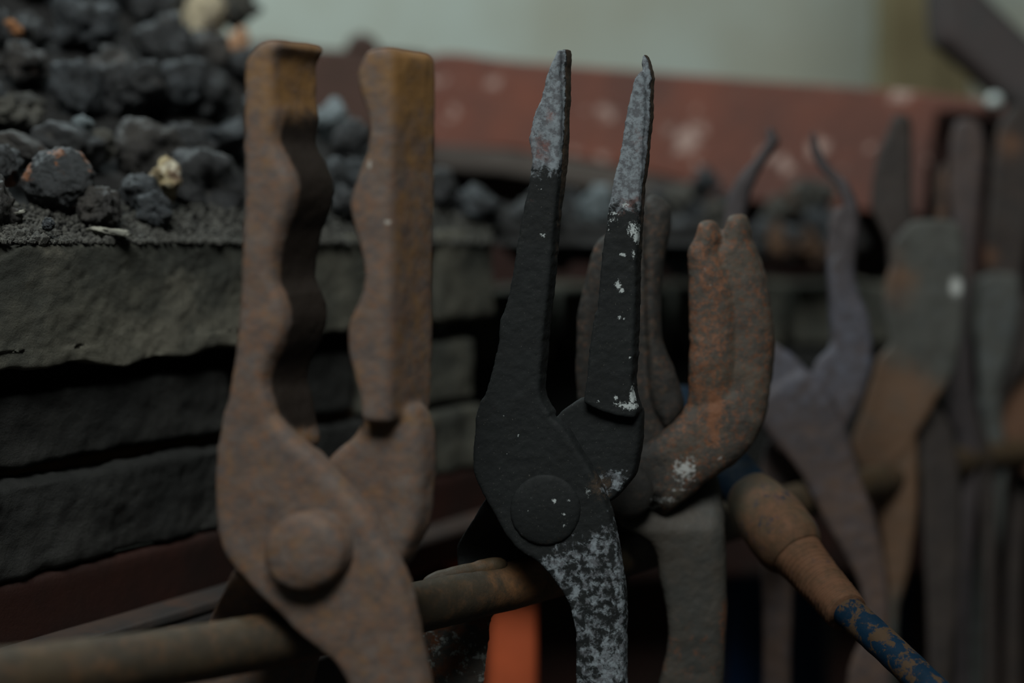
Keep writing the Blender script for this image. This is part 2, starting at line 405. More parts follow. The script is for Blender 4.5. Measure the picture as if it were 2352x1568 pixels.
# ------------------------------------------------------------------ sharp black tongs in the focal plane
def tongs_black():
    fr = Frame(0.489, 1252, 1171, k=-0.06, b=24)
    root = thing('blacksmith_tongs', 'matt black tongs with pale grey chipped tapering jaw tips, in sharp focus', 'tongs', fr.loc)
    jag = .35
    jaw = [(1282,114),(1287,114),(1288,140),(1285,159),(1288,218),(1287,317),(1283,396),(1279,456),(1271,535),(1265,614),(1255,700),(1247,783),(1240,866),(1240,905),(1250,932),(1262,960),(1180,1010),(1100,990),(1093,960),(1109,921),(1128,861),(1142,800),(1150,733),(1163,700),(1178,626),(1186,574),(1194,523),(1203,475),(1214,424),(1223,373),(1220,352),(1215,321),(1220,294),(1230,254),(1242,232),(1246,207),(1261,159),(1273,131)]
    edge = [(1290,119),(1300,112),(1304,135),(1301,160),(1303,205),(1300,260),(1297,340),(1285,460),(1275,470),(1279,396),(1285,317),(1287,218),(1284,159)]
    boss = [(1110,912),(1170,900),(1236,900),(1248,930),(1264,956),(1286,972),(1308,999),(1341,1054),(1363,1088),(1385,1137),(1402,1187),(1416,1254),(1427,1320),(1434,1392),(1434,1464),(1433,1568),(1430,1750),(1320,1750),(1323,1568),(1323,1475),(1319,1431),(1308,1387),(1291,1359),(1264,1320),(1230,1287),(1195,1265),(1165,1232),(1138,1185),(1115,1143),(1100,1115),(1088,1082),(1086,1032),(1092,988),(1093,960)]
    rein = [(1325,1650),(1430,1650),(1425,1900),(1400,2300),(1390,2900),(1330,2900),(1330,2300),(1325,1900)]
    a = slab(fr, jaw, 0, 7.5, R=1.0, fmin=.86, vox=.5, jag=jag, step=8)
    e = slab(fr, edge, 2.5, 8.5, R=1.2, fmin=.7, vox=.5, jag=jag, step=6)
    b = slab(fr, boss, 0, 6.0, R=1.6, fmin=.7, vox=.55, jag=.2)
    c = slab(fr, rein, 0, 6.5, R=3, fmin=.5, vox=.6)
    chips = [(1247,540,8,5,.62),(1245,435,5,3,.5),(1230,425,5,3,.45),(1297,420,4,26,.50),(1414,655,7,11,.75),(1422,668,8,7,.7),(1425,585,9,5,.7),(1449,583,4,12,.62),(1449,527,15,20,.66),(1457,545,9,14,.75),(1416,730,6,6,.6),(1427,733,4,4,.55),(1441,823,4,4,.5),(1423,930,20,8,.60),(1440,935,20,9,.72),(1446,912,7,24,.68),(1408,915,6,8,.6),(1368,925,5,4,.55),(1407,490,20,5,.55),(1430,470,9,8,.6),(1400,505,16,6,.5),(1392,525,4,20,.44),
             (1277,1147,6,6,.66),(1310,1147,4,4,.6),(1300,1178,5,4,.6),(1300,1205,4,4,.56),(1225,1142,3,3,.6),(1217,1170,3,3,.55),(1350,1130,10,16,.43),(1165,1042,3,3,.55),(1190,1000,3,3,.5),(1157,955,4,4,.5)]
    def wear(px, py, v):
        n = len(px)
        left = px < 1330
        side = sstep(1.8, 3.5, v[:, 2])
        pale = np.where(left, sstep(455, 330, py), sstep(540, 425, py)) * .85
        low = (0.435 + .06 * sstep(1420, 1200, py)) * sstep(1150, 1290, py + .55 * (px - 1330)) * (px > 1195)
        low = np.maximum(low, spots(px, py, [(1400,1110,32,30,.55)]))
        pale = np.maximum(pale * (1 - .85 * side), low)
        pale = np.where((~left) & (py < 260), pale, pale)
        rust = .12 + .50 * side * sstep(900, 300, py) + spots(px, py, [(1368,1120,26,40,.42), (1330,1120,12,60,.2), (1210,1050,50,60,.0)])
        purp = np.where(left, spots(px, py, [(1240,340,24,34,.62), (1262,270,14,30,.48), (1275,300,10,40,.3)]), spots(px, py, [(1448,470,40,30,.42), (1460,330,18,30,.42), (1455,300,9,20,.3)]))
        ch = spots(px, py, chips) * (v[:, 2] < 3)
        pale = pale + .16 * sstep(1420, 1540, py) * sstep(1330, 1400, px)
        return W4(n, pale, rust, purp, ch)
    NB = [(0.16, 0.10), (0.16, 0.35), (0.10, 1.1)]
    forge_half(fr, [a, e, b, c], root, M['black'], .5, NB, wear, split=955, sm=1, off=2.)[0]['label'] = 'black jaw with a grey and reddish scaled tip'
    # rear half
    jaw2 = [(1468,167),(1474,160),(1480,180),(1481,258),(1477,317),(1473,396),(1469,456),(1463,554),(1459,700),(1455,811),(1452,894),(1464,945),(1457,958),(1441,960),(1402,952),(1363,938),(1340,922),(1340,912),(1347,866),(1352,811),(1363,733),(1372,700),(1380,614),(1385,554),(1392,523),(1398,475),(1404,444),(1412,396),(1424,357),(1431,309),(1441,250),(1451,207),(1459,179)]
    edge2 = [(1474,139),(1479,124),(1484,130),(1491,150),(1496,180),(1494,260),(1488,330),(1478,420),(1466,440),(1473,350),(1480,258),(1477,180)]
    boss2 = [(1340,912),(1390,925),(1440,935),(1470,938),(1470,1010),(1463,1054),(1454,1093),(1428,1126),(1406,1149),(1392,1156),(1350,1180),(1280,1210),(1230,1290),(1215,1340),(1060,1340),(1053,1298),(1050,1259),(1061,1232),(1090,1187),(1116,1143),(1180,1060),(1240,980),(1277,957),(1291,944),(1308,930)]
    rein2 = [(1058,1290),(1200,1290),(1165,1370),(1105,1450),(1085,1560),(1070,1700),(1070,2300),(1070,2900),(1010,2900),(1000,2300),(990,1700),(1000,1500),(1030,1400)]
    a = slab(fr, jaw2, 2.5, 9.5, R=1.0, fmin=.86, vox=.5, jag=jag, step=8)
    e = slab(fr, edge2, 4.5, 9.5, R=1.2, fmin=.7, vox=.5, jag=jag, step=6)
    b = slab(fr, boss2, 6.2, 12.5, R=1.6, fmin=.7, vox=.55, jag=.2)
    # the rear handle bends away so that it passes behind the rack bar
    c = slab(fr, rein2, 8, 14, R=3, fmin=.5, vox=.6)
    def wear2(px, py, v):
        w_ = wear(px, py, v - np.array([0, 0, 2.4]))
        w_[:, 0] *= np.where((px < 1300) & (py > 1000), .55, 1)
        w_[:, 1] = np.where((px < 1300) & (py > 1000), .1, w_[:, 1])
        return w_
    fr.bend = lambda px, py: 20 * sstep(1150, 1300, py) * sstep(1300, 1200, px)
    forge_half(fr, [a, e, b, c], root, M['black'], .5, NB, wear2, split=965, sm=1, off=8.)[0]['label'] = 'black jaw with a pale grey tip and white chips'
    fr.bend = None
    rv = [(1252 + 81 * math.cos(t), 1171 + 82 * math.sin(t)) for t in np.linspace(0, 2 * math.pi, 24, endpoint=False)]
    r = slab(fr, rv, -2.0, 3, R=11, fmin=.35, vox=.45)
    smooth(r, 3); roughen(r, [(0.10, .15), (.08, .6), (.05, 1.3)], 3.)
    v = arr(r); px, py = fr.to_px(v); setarr(r, fr.world(v) - np.array(fr.loc)); shade(r)
    set_wear(r, W4(len(px), .0, .22 + .15 * sstep(1200, 1250, py), 0, spots(px, py, chips)))
    link('rivet', r, M['black'], root)
tongs_black()

# ------------------------------------------------------------------ thick tongs with cupped jaws behind the black pair
def tongs_thick():
    fr = Frame(0.532, 1560, 1120, k=0.05, b=14)
    root = thing('blacksmith_tongs', 'thick tongs with broad rounded speckled rust jaws, right behind the black pair', 'tongs', fr.loc)
    front = [(1604,513),(1612,508),(1638,509),(1648,522),(1655,545),(1650,575),(1664,612),(1676,650),(1686,700),(1690,760),(1688,850),(1680,950),(1650,1030),(1600,1060),(1540,1040),(1545,975),(1566,945),(1578,919),(1582,854),(1583,780),(1582,702),(1579,607),(1580,572),(1594,546)]
    back = [(1655,545),(1664,518),(1672,498),(1690,491),(1708,494),(1720,515),(1724,546),(1735,570),(1750,611),(1761,659),(1767,702),(1773,745),(1775,797),(1772,854),(1765,919),(1752,975),(1730,1019),(1700,1053),(1669,1075),(1640,1060),(1610,1000),(1600,900),(1600,700),(1610,600),(1640,560)]
    sweep = [(1600,900),(1700,880),(1752,950),(1751,975),(1730,1019),(1700,1053),(1669,1075),(1647,1095),(1617,1112),(1603,1127),(1545,1170),(1490,1203),(1447,1217),(1400,1235),(1370,1200),(1380,1120),(1430,1040),(1490,1010),(1552,967)]
    rein = [(1400,1100),(1480,1100),(1470,1220),(1440,1350),(1430,1700),(1440,2200),(1440,2900),(1385,2900),(1375,2200),(1360,1700),(1350,1350),(1370,1200)]
    a = slab(fr, front, -1.5, 16, R=7, fmin=.5, vox=.7, jag=.5, step=8, wfun=lambda px, py: 4 * sstep(820, 1040, py))
    b = slab(fr, back, 1.5, 20, R=7, fmin=.45, vox=.7, jag=.5, step=8)
    c = slab(fr, sweep, 0, 15, R=9, fmin=.3, vox=.7, jag=.2)
    r = slab(fr, rein, 26, 36, R=5, fmin=.4, vox=.8)
    lk = slab(fr, [(1380,1110),(1480,1110),(1470,1220),(1400,1260),(1360,1220)], 8, 34, R=6, fmin=.5, vox=.8)
    def wear(px, py, v):
        fl = sstep(1700, 1640, px) * sstep(1120, 900, py)
        rust = .27 + .17 * fl + spots(px, py, [(1640,945,12,45,.45),(1640,1000,12,30,.3),(1765,800,12,30,.2)])
        darken = .28 + .12 * sstep(900, 1100, py) + .28 * sstep(1560, 1480, px)
        ch = spots(px, py, [(1572,1078,28,30,.66),(1525,1148,30,9,.62),(1500,1166,18,7,.6),(1560,1125,30,4,.52),(1654,1052,7,5,.62),(1622,615,5,8,.3),(1635,650,8,30,.3)])
        return W4(len(px), 0, rust, darken, ch)
    NC = [(0.5, .07), (.25, .22), (.14, .7)]
    fr.bend = lambda px, py: 22 * sstep(1120, 1215, py) * sstep(1540, 1470, px)      # passes behind the rail
    h1 = forge_half(fr, [a, b, c, lk, r], root, M['thick'], .7, NC, wear, split=1010, sm=2, off=11.)
    h1[0]['label'] = 'rounded two-lobed jaw with orange rust flecks'
    fr.bend = None
    jaw2 = [(1478,470),(1495,448),(1521,459),(1536,476),(1538,515),(1530,563),(1521,615),(1517,680),(1517,767),(1530,810),(1547,854),(1560,897),(1569,940),(1552,1010),(1480,1060),(1400,1060),(1340,1000),(1323,885),(1323,793),(1327,724),(1341,655),(1359,577),(1382,545),(1420,520),(1460,490)]
    ridge = [(1478,470),(1495,448),(1521,459),(1536,476),(1538,515),(1530,563),(1521,615),(1517,680),(1517,767),(1530,810),(1547,854),(1560,897),(1569,940),(1530,990),(1490,900),(1480,700),(1476,560)]
    rein2 = [(1400,1040),(1480,1000),(1560,1010),(1620,1060),(1646,1095),(1656,1127),(1668,1174),(1673,1235),(1675,1326),(1673,1435),(1670,1507),(1668,1568),(1664,1800),(1650,2300),(1640,2900),(1570,2900),(1560,2300),(1530,1800),(1523,1568),(1541,1471),(1545,1417),(1538,1362),(1525,1308),(1520,1261),(1500,1225),(1430,1180)]
    a = slab(fr, jaw2, 17, 27, R=7, fmin=.35, vox=.75)
    a2 = slab(fr, ridge, 14, 26, R=5, fmin=.35, vox=.75)
    def wf(px, py): return -13 * sstep(1100, 1240, py)
    c = slab(fr, rein2, 17, 28, R=5, fmin=.4, vox=.75, wfun=wf)
    def wear2(px, py, v):
        up = sstep(1090, 1040, py)
        return W4(len(px), .18 * (1 - up), .38 * up + .20 * (1 - up) + .14 * sstep(1380, 1480, py) + spots(px, py, [(1660,1420,10,60,.3)]), .62 * up + .42 * sstep(1480, 1440, px) * (1 - up), 0)
    parts = forge_half(fr, [a, a2, c], root, M['thick'], .75, NC, wear2, split=1085, sm=2, off=17.)
    parts[1].data.materials.clear(); parts[1].data.materials.append(M['olive'])
    # rivet seen at the left edge of the crossing
    rv = [(1440 + 62 * math.cos(t), 1130 + 62 * math.sin(t)) for t in np.linspace(0, 2 * math.pi, 18, endpoint=False)]
    r = slab(fr, rv, -4, 8, R=8, fmin=.4, vox=.7); smooth(r, 3)
    v = arr(r); px, py = fr.to_px(v); wr = wear(px, py, v); setarr(r, fr.world(v) - np.array(fr.loc)); shade(r); set_wear(r, wr)
    link('rivet', r, M['thick'], root)
tongs_thick()

# ------------------------------------------------------------------ the further tongs: simpler pieces
def far_tongs(label, z, pc, pyc, halves, mats, rivet=None, k=0.0, b=25, off=0., wearf=None, vox=1.0, group=None):
    fr = Frame(z, pc, pyc, k=k, b=b)
    root = thing('blacksmith_tongs', label, 'tongs', fr.loc, group)
    i = 0
    for half, split in halves:
        sl = []
        for (o, w0, w1, R, fm) in half:
            sl.append(slab(fr, o, w0, w1, R=R, fmin=fm, vox=vox, step=14))
        wf = wearf or (lambda px, py, v: W4(len(px), .3, .3, .2, 0))
        forge_half(fr, sl, root, mats[i % len(mats)], vox, [(.5, .05), (.25, .2)], wf, split=split, sm=2, off=off + i * 3)
        i += 1
    if rivet:
        x, y, r, w0, w1 = rivet
        rv = [(x + r * math.cos(t), y + r * math.sin(t)) for t in np.linspace(0, 2 * math.pi, 16, endpoint=False)]
        m = slab(fr, rv, w0, w1, R=r * fr.s * .8, fmin=.4, vox=vox); smooth(m, 2)
        v = arr(m); px, py = fr.to_px(v); wr = (wearf or (lambda px, py, v: W4(len(px), .3, .3, .2, 0)))(px, py, v)
        setarr(m, fr.world(v) - np.array(fr.loc)); shade(m); set_wear(m, wr); link('rivet', m, mats[0], root)
    return fr

# D: thin S-curved pointed jaws
D1_jaw = [(1858,305),(1865,297),(1872,310),(1880,338),(1896,368),(1922,398),(1945,418),(1960,445),(1970,483),(1973,536),(1965,588),(1962,630),(1970,672),(1986,708),(1997,745),(2003,792),(2001,844),(1990,886),(1975,928),(1954,965),(1930,1000),(1880,960),(1862,860),(1880,820),(1910,790),(1905,700),(1902,620),(1920,585),(1930,536),(1936,494),(1930,452),(1920,426),(1896,405),(1873,379),(1860,342)]
D1_in = [(1915,480),(1945,480),(1950,600),(1950,760),(1940,850),(1895,850),(1905,780),(1902,703),(1897,598),(1901,510)]
D2_jaw = [(1762,295),(1772,290),(1778,305),(1790,322),(1778,345),(1762,363),(1738,405),(1722,442),(1714,473),(1700,540),(1700,620),(1735,740),(1771,785),(1813,815),(1849,850),(1880,905),(1930,960),(1880,1060),(1790,1040),(1740,960),(1700,880),(1670,760),(1655,620),(1660,515),(1668,460),(1684,421),(1708,389),(1740,353),(1758,325)]
D2_rein = [(1740,930),(1790,880),(1850,850),(1900,900),(1940,985),(1962,1055),(1981,1114),(2001,1167),(2016,1231),(2029,1290),(2039,1363),(2042,1427),(2045,1568),(2050,1900),(2040,2500),(1975,2500),(1960,1900),(1945,1568),(1985,1440),(1974,1354),(1960,1314),(1930,1256),(1896,1202),(1871,1153),(1842,1094),(1798,1035),(1754,981)]
D1_rein = [(1880,930),(1950,960),(1900,1040),(1860,1100),(1830,1250),(1815,1450),(1815,1900),(1820,2500),(1765,2500),(1750,1900),(1750,1450),(1745,1250),(1740,1120),(1760,1020),(1820,960)]
def wD(px, py, v):
    return W4(len(px), .28 + .22 * sstep(560, 660, py) * sstep(980, 850, py), .24 + .30 * sstep(900, 1150, py) , 0, 0)
far_tongs('slim purplish tongs whose two thin jaws curve like an S to pointed tips', 0.665, 1880, 1000,
    [([(D2_jaw, 2, 9, 3, .5), (D2_rein, 0, 8, 3.5, .45)], 960),
     ([(D1_jaw, 6, 13, 4, .5), (D1_in, 10, 20, 4, .5), (D1_rein, 26, 33, 4, .5), ([(1860,900),(1940,940),(1900,1020),(1830,1020),(1790,980)], 9, 32, 4, .6)], 955)],
    [M['purple']], b=25, off=20., wearf=wD)

# E: wide flat green-grey jaw with an orange-brown boss
E1 = [(2050,560),(2095,507),(2174,504),(2205,520),(2213,580),(2215,650),(2213,755),(2198,834),(2176,886),(2147,923),(2141,940),(2107,996),(2087,1035),(2043,1074),(1999,1086),(1974,1074),(1955,1020),(1965,985),(1985,923),(2001,870),(2017,818),(2043,792),(2035,755),(2027,703),(2032,651),(2048,600)]
E1_rein = [(1990,1030),(2060,1030),(2104,1000),(2107,1143),(2102,1216),(2087,1314),(2063,1412),(2060,1568),(2065,1900),(2070,2400),(2020,2400),(2015,1900),(2020,1568),(2040,1437),(2033,1290),(2018,1192),(1996,1120)]
E2 = [(2038,300),(2053,266),(2085,264),(2093,285),(2095,473),(2100,520),(2110,600),(2110,760),(2040,780),(2045,700),(2035,560),(2000,480),(2003,405),(2017,347)]
E2_rein = [(2080,700),(2150,760),(2160,850),(2156,927),(2190,996),(2205,1094),(2209,1216),(2200,1388),(2185,1568),(2180,1900),(2170,2400),(2130,2400),(2130,1900),(2131,1568),(2126,1388),(2116,1192),(2112,1020),(2080,960),(2060,800)]
def wE(px, py, v):
    rust = .15 + .55 * sstep(790, 900, py + .5 * (2100 - px)) * sstep(1480, 1300, py) + spots(px, py, [(2060,640,40,50,.6)])
    return W4(len(px), .25 * sstep(2090, 2110, px), rust, .42 * sstep(800, 700, py) * sstep(2120, 2060, px), spots(px, py, [(2196,658,16,24,.8)]))
far_tongs('tongs with one broad flat green-grey jaw plate over an orange-brown boss', 0.745, 2060, 1000,
    [([(E1, 0, 8, 3, .5), (E1_rein, 1, 9, 3.5, .45)], 930)], [M['greyiron']], b=22, off=30., wearf=wE)
bpy.data.objects  # (second half of the same tongs follows as more parts)
rootE = [o for o in C.objects if o.get('label', '').startswith('tongs with one broad')][0]
frE = Frame(0.745, 2060, 1000, b=22)
forge_half(frE, [slab(frE, E2, 11, 18, R=3, fmin=.5, vox=1.), slab(frE, E2_rein, 11, 19, R=3.5, fmin=.45, vox=1.)], rootE, M['darkiron'], 1., [(.5, .05), (.25, .2)],
    lambda px, py, v: W4(len(px), .2, .12, .2, 0), split=900, sm=2, off=33.)

# F: narrow reddish upright jaws
F1 = [(2182,330),(2189,290),(2200,276),(2220,272),(2242,277),(2258,300),(2263,353),(2254,431),(2248,494),(2238,598),(2226,720),(2232,850),(2240,980),(2210,1010),(2180,960),(2190,800),(2196,640),(2185,500),(2178,430)]
F1_rein = [(2190,930),(2240,960),(2250,1060),(2235,1250),(2225,1450),(2222,1900),(2225,2400),(2190,2400),(2190,1900),(2196,1450),(2205,1250),(2200,1050)]
F2 = [(2150,400),(2172,370),(2184,400),(2186,500),(2200,640),(2200,800),(2235,900),(2245,960),(2200,1000),(2170,900),(2165,700),(2150,520)]
F2_rein = [(2200,930),(2250,960),(2280,1060),(2290,1250),(2290,1500),(2290,2400),(2255,2400),(2258,1500),(2255,1250),(2240,1080)]
far_tongs('narrow tongs with two straight dull reddish jaws standing against the black slot', 0.81, 2215, 970,
    [([(F1, 0, 9, 3.5, .5), (F1_rein, 0, 8, 3.5, .5)], 930), ([(F2, 10, 17, 3, .5), (F2_rein, 10, 17, 3, .5)], 930)], [M['purple'], M['darkiron']], b=20, off=40.,
    wearf=lambda px, py, v: W4(len(px), .2, .42 * sstep(750, 600, py), 0, 0))

# G: grey tongs at the right
G1 = [(2244,700),(2247,640),(2268,627),(2300,625),(2336,630),(2345,650),(2341,729),(2327,808),(2310,850),(2296,900),(2300,960),(2260,960),(2252,900),(2244,820)]
G1_rein = [(2250,890),(2292,890),(2307,996),(2313,1094),(2304,1192),(2290,1290),(2284,1388),(2279,1568),(2280,2400),(2232,2400),(2229,1568),(2234,1388),(2246,1265),(2259,1143),(2262,1045)]
G2 = [(2290,700),(2380,690),(2392,760),(2370,830),(2330,880),(2290,960),(2240,1010),(2230,1000),(2250,900),(2290,820)]
G2_rein = [(2230,930),(2290,900),(2275,1000),(2235,1100),(2215,1300),(2210,1600),(2212,2400),(2170,2400),(2165,1600),(2175,1300),(2195,1100)]
far_tongs('smooth grey-green tongs with a plain rounded jaw, second from the right edge', 0.84, 2275, 930,
    [([(G1, 0, 8, 4, .45), (G1_rein, 0, 8, 4, .45)], 900), ([(G2, 10, 17, 4, .5), (G2_rein, 22, 28, 3, .5)], 905)], [M['greyiron'], M['darkiron']], b=15, off=50.,
    wearf=lambda px, py, v: W4(len(px), .35, .10, .1, 0))

# H: brown tongs cut by the right edge of the photograph
H1 = [(2275,420),(2290,300),(2330,240),(2375,270),(2385,400),(2370,520),(2352,620),(2350,760),(2310,860),(2270,840),(2290,720),(2262,600)]
H1_rein = [(2300,840),(2352,800),(2440,850),(2470,950),(2440,1060),(2400,1110),(2340,1085),(2312,1030),(2292,950)]
H1_low = [(2360,1040),(2440,1040),(2450,1200),(2430,1568),(2430,2400),(2385,2400),(2380,1568),(2390,1250)]
H2 = [(2400,300),(2450,300),(2470,500),(2460,800),(2420,900),(2380,880),(2400,700)]
H2_rein = [(2330,1000),(2400,980),(2370,1150),(2352,1300),(2345,1568),(2345,2400),(2305,2400),(2305,1568),(2310,1300),(2320,1120)]
def wH(px, py, v): return W4(len(px), 0, .25 + .45 * sstep(800, 900, py) * sstep(1120, 1050, py) + spots(px, py, [(2268,590,20,25,.5),(2320,330,30,30,.4)]), 0, 0)
far_tongs('dark brown tongs with a rust-tinted round boss cut off by the right edge', 0.86, 2360, 950,
    [([(H1, 0, 9, 4, .5), (H1_rein, 0, 9, 4, .5), (H1_low, 0, 8, 4, .5)], 840), ([(H2, 10, 18, 4, .5), (H2_rein, 14, 21, 4, .5), ([(2380,850),(2440,850),(2400,1020),(2340,1040)], 11, 18, 4, .5)], 870)], [M['darkiron']], b=15, off=60., wearf=wH)

# ------------------------------------------------------------------ more materials
def simple(name, c1, c2, big, rough=.8, spec=.3, bumps=((300, .0004),), c3=None, s3=40, t3=(.56, .66), soft=(.38, .62)):
    t = NT(name)
    col = t.mix(t.ramp(t.noise(big, 8, .65), *soft), c1, c2)
    if c3:
        mp = t.n('ShaderNodeMapping'); mp.inputs['Location'].default_value = (5, 3, 1); t.l(t.tc, mp.inputs[0])
        col = t.mix(t.ramp(t.noise(s3, 8, .65, vec=mp.outputs[0]), *t3), col, c3)
    t.bump(*[(t.noise(f, 8, .7), d) for f, d in bumps])
    return t.done(col, rough, 0, spec)
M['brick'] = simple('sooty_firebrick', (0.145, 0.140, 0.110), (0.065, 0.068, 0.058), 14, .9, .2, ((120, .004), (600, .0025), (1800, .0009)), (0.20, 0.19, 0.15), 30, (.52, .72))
M['brickdark'] = simple('shaded_sooty_brick', (0.040, 0.040, 0.037), (0.020, 0.021, 0.020), 14, .9, .2, ((120, .004), (600, .0015), (1800, .0004)), (0.11, 0.035, 0.012), 22, (.64, .72))  # sooty brick, its colour darkened further for the dim light low down
M['mortar'] = simple('rust_stained_mortar', (0.10, 0.055, 0.020), (0.05, 0.03, 0.018), 20, .9, .2, ((300, .001),))
M['grit'] = simple('grey_grit', (0.10, 0.10, 0.088), (0.035, 0.035, 0.032), 900, .85, .3, ((900, .001),), (0.30, 0.29, 0.24), 1300, (.62, .70))
M['fines'] = simple('coal_dust', (0.030, 0.030, 0.029), (0.016, 0.016, 0.016), 60, .85, .3, ((200, .003), (900, .002), (2500, .0008)), (0.14, 0.13, 0.11), 700, (.66, .74))
M['redsteel'] = simple('dark_red_painted_steel', (0.028, 0.0095, 0.0065), (0.016, 0.008, 0.0065), 12, .6, .3, ((200, .0006),), (0.020, 0.018, 0.016), 18, (.55, .72))  # red paint colour also darkened for the weak light low on the forge
M['brownsteel'] = simple('brown_rusty_steel', (0.060, 0.042, 0.034), (0.036, 0.034, 0.033), 20, .7, .3, ((200, .0008),), (0.085, 0.045, 0.03), 30, (.55, .7))
M['oxide'] = simple('red_oxide_steel', (0.225, 0.078, 0.050), (0.110, 0.056, 0.046), 9, .7, .3, ((60, .002),), (0.42, 0.30, 0.26), 42, (.59, .65), (.3, .65))
M['oxidedark'] = simple('dark_brown_painted_steel', (0.060, 0.034, 0.026), (0.085, 0.045, 0.034), 9, .7, .3, ((60, .002),))
M['greysteel'] = simple('grey_scaled_steel', (0.090, 0.078, 0.068), (0.055, 0.045, 0.040), 12, .7, .3, ((60, .002),))
M['orange'] = simple('orange_red_paint', (0.62, 0.125, 0.045), (0.48, 0.10, 0.038), 14, .5, .4, ((60, .0006),))
M['wall'] = simple('olive_grey_plaster', (0.42, 0.42, 0.34), (0.50, 0.55, 0.49), 1.6, .9, .2, ((20, .003),))
M['wood'] = simple('olive_weathered_wood', (0.155, 0.130, 0.070), (0.20, 0.170, 0.095), 8, .8, .2, ((60, .002),))
M['darkpaint'] = simple('dark_brown_iron_arm', (0.058, 0.046, 0.045), (0.042, 0.042, 0.042), 10, .6, .3, ((60, .001),))
M['floor'] = simple('dirt_dark_concrete', (0.045, 0.040, 0.035), (0.03, 0.027, 0.024), 5, .95, .2, ((60, .004),))
M['blueplain'] = simple('blue_drum_paint', (0.006, 0.045, 0.13), (0.004, 0.025, 0.07), 6, .5, .4, ((60, .0006),))
M['knob'] = simple('pale_chrome', (0.62, 0.70, 0.68), (0.5, 0.58, 0.56), 60, .3, .6, ((60, .0002),))
def coalmat(name, c1, c2, c3=None, t3=(.60, .66), s3=60, rough=.42, spec=.7):
    return simple(name, c1, c2, 70, rough, spec, ((120, .005), (420, .0028), (1400, .0010)), c3, s3, t3)
M['coal'] = coalmat('black_coke', (0.027, 0.030, 0.033), (0.014, 0.016, 0.017), (0.085, 0.080, 0.072), (.58, .72), 90)
M['coal2'] = coalmat('blue_black_coke', (0.034, 0.043, 0.050), (0.016, 0.020, 0.023))
M['coalbrown'] = coalmat('brown_black_clinker', (0.042, 0.037, 0.031), (0.023, 0.021, 0.019), (0.12, 0.055, 0.025), (.62, .70), 50)
M['browncinder'] = coalmat('brown_cinder', (0.15, 0.085, 0.048), (0.06, 0.04, 0.03), None, rough=.8, spec=.3)
M['coalgrey'] = coalmat('grey_clinker', (0.12, 0.117, 0.100), (0.055, 0.055, 0.050), None, rough=.8, spec=.3)
M['rustspot'] = coalmat('coke_with_rust_spots', (0.032, 0.038, 0.042), (0.016, 0.019, 0.021), (0.24, 0.085, 0.025), (.54, .58), 50)
M['crust'] = coalmat('yellow_crusted_clinker', (0.62, 0.52, 0.30), (0.22, 0.15, 0.10), (0.75, 0.70, 0.55), (.5, .62), 120, rough=.85, spec=.3)
M['palecoal'] = coalmat('pale_ash_flake', (0.50, 0.50, 0.42), (0.20, 0.20, 0.17), None, rough=.9, spec=.2)
M['cream'] = coalmat('cream_firebrick', (0.66, 0.58, 0.40), (0.45, 0.40, 0.30), None, rough=.9, spec=.2)
M['orangebrick'] = coalmat('orange_firebrick', (0.62, 0.30, 0.12), (0.42, 0.20, 0.10), None, rough=.9, spec=.2)
M['peach'] = coalmat('peach_firebrick', (0.72, 0.42, 0.26), (0.60, 0.36, 0.22), None, rough=.9, spec=.2)
M['bluegrey'] = coalmat('pale_blue_grey_clinker', (0.24, 0.29, 0.31), (0.12, 0.15, 0.16), None, rough=.5, spec=.5)

def wearconst(me, r=0., g=0., b=0., a=0.): set_wear(me, W4(len(me.vertices), r, g, b, a))

# ------------------------------------------------------------------ the rack bar the tongs hang on
rackpts = [(-420, 1620, .352), (0, 1560, .386), (300, 1522, .412), (600, 1474, .441), (900, 1408, .474), (1150, 1350, .507), (1300, 1310, .529), (1470, 1262, .568), (1650, 1205, .615), (1850, 1148, .680), (2060, 1095, .757), (2215, 1060, .815), (2360, 1035, .868), (2700, 990, .98)]
p0 = P(1150, 1350, .507)
rack = thing('tong_rack', 'round oily brown steel rail that all the tongs straddle', 'rack', p0)
me, org = tube([(P(x, y, z), .0086) for x, y, z in rackpts], 40, 1.5, [(.35, .05), (.15, .3)], off=2.)
v = arr(me); ww = v + np.array(org)
set_wear(me, W4(len(v), 0, .28 + .3 * np.exp(-((ww[:, 0] - P(1230, 1320, .51).x) / .014) ** 2), .30, 0))
link('rail', me, M['bar'], rack, org - p0)
me, org = tube([(P(975, 1342, .492), .0015), (P(1000, 1330, .494), .0026), (P(1080, 1312, .499), .003), (P(1140, 1300, .505), .0032), (P(1162, 1300, .508), .0012)], 20, 1., [(.3, .3)])
wearconst(me, 0, .3, .25); link('weld_bead', me, M['bar'], rack, org - p0)
fr = Frame(.512, 1040, 1480, b=-20)
me = slab(fr, [(955,1380),(1130,1350),(1128,1430),(1118,1520),(1105,1620),(1090,1900),(1080,2600),(930,2600),(925,1900),(930,1500)], 0, 6, R=1.2, fmin=.8, vox=.7)
roughen(me, [(.5, .08), (.25, .4)]); setarr(me, fr.world(arr(me)) - np.array(p0)); shade(me); wearconst(me, 0, .46, 0, .40)
link('bracket', me, M['strap'], rack)

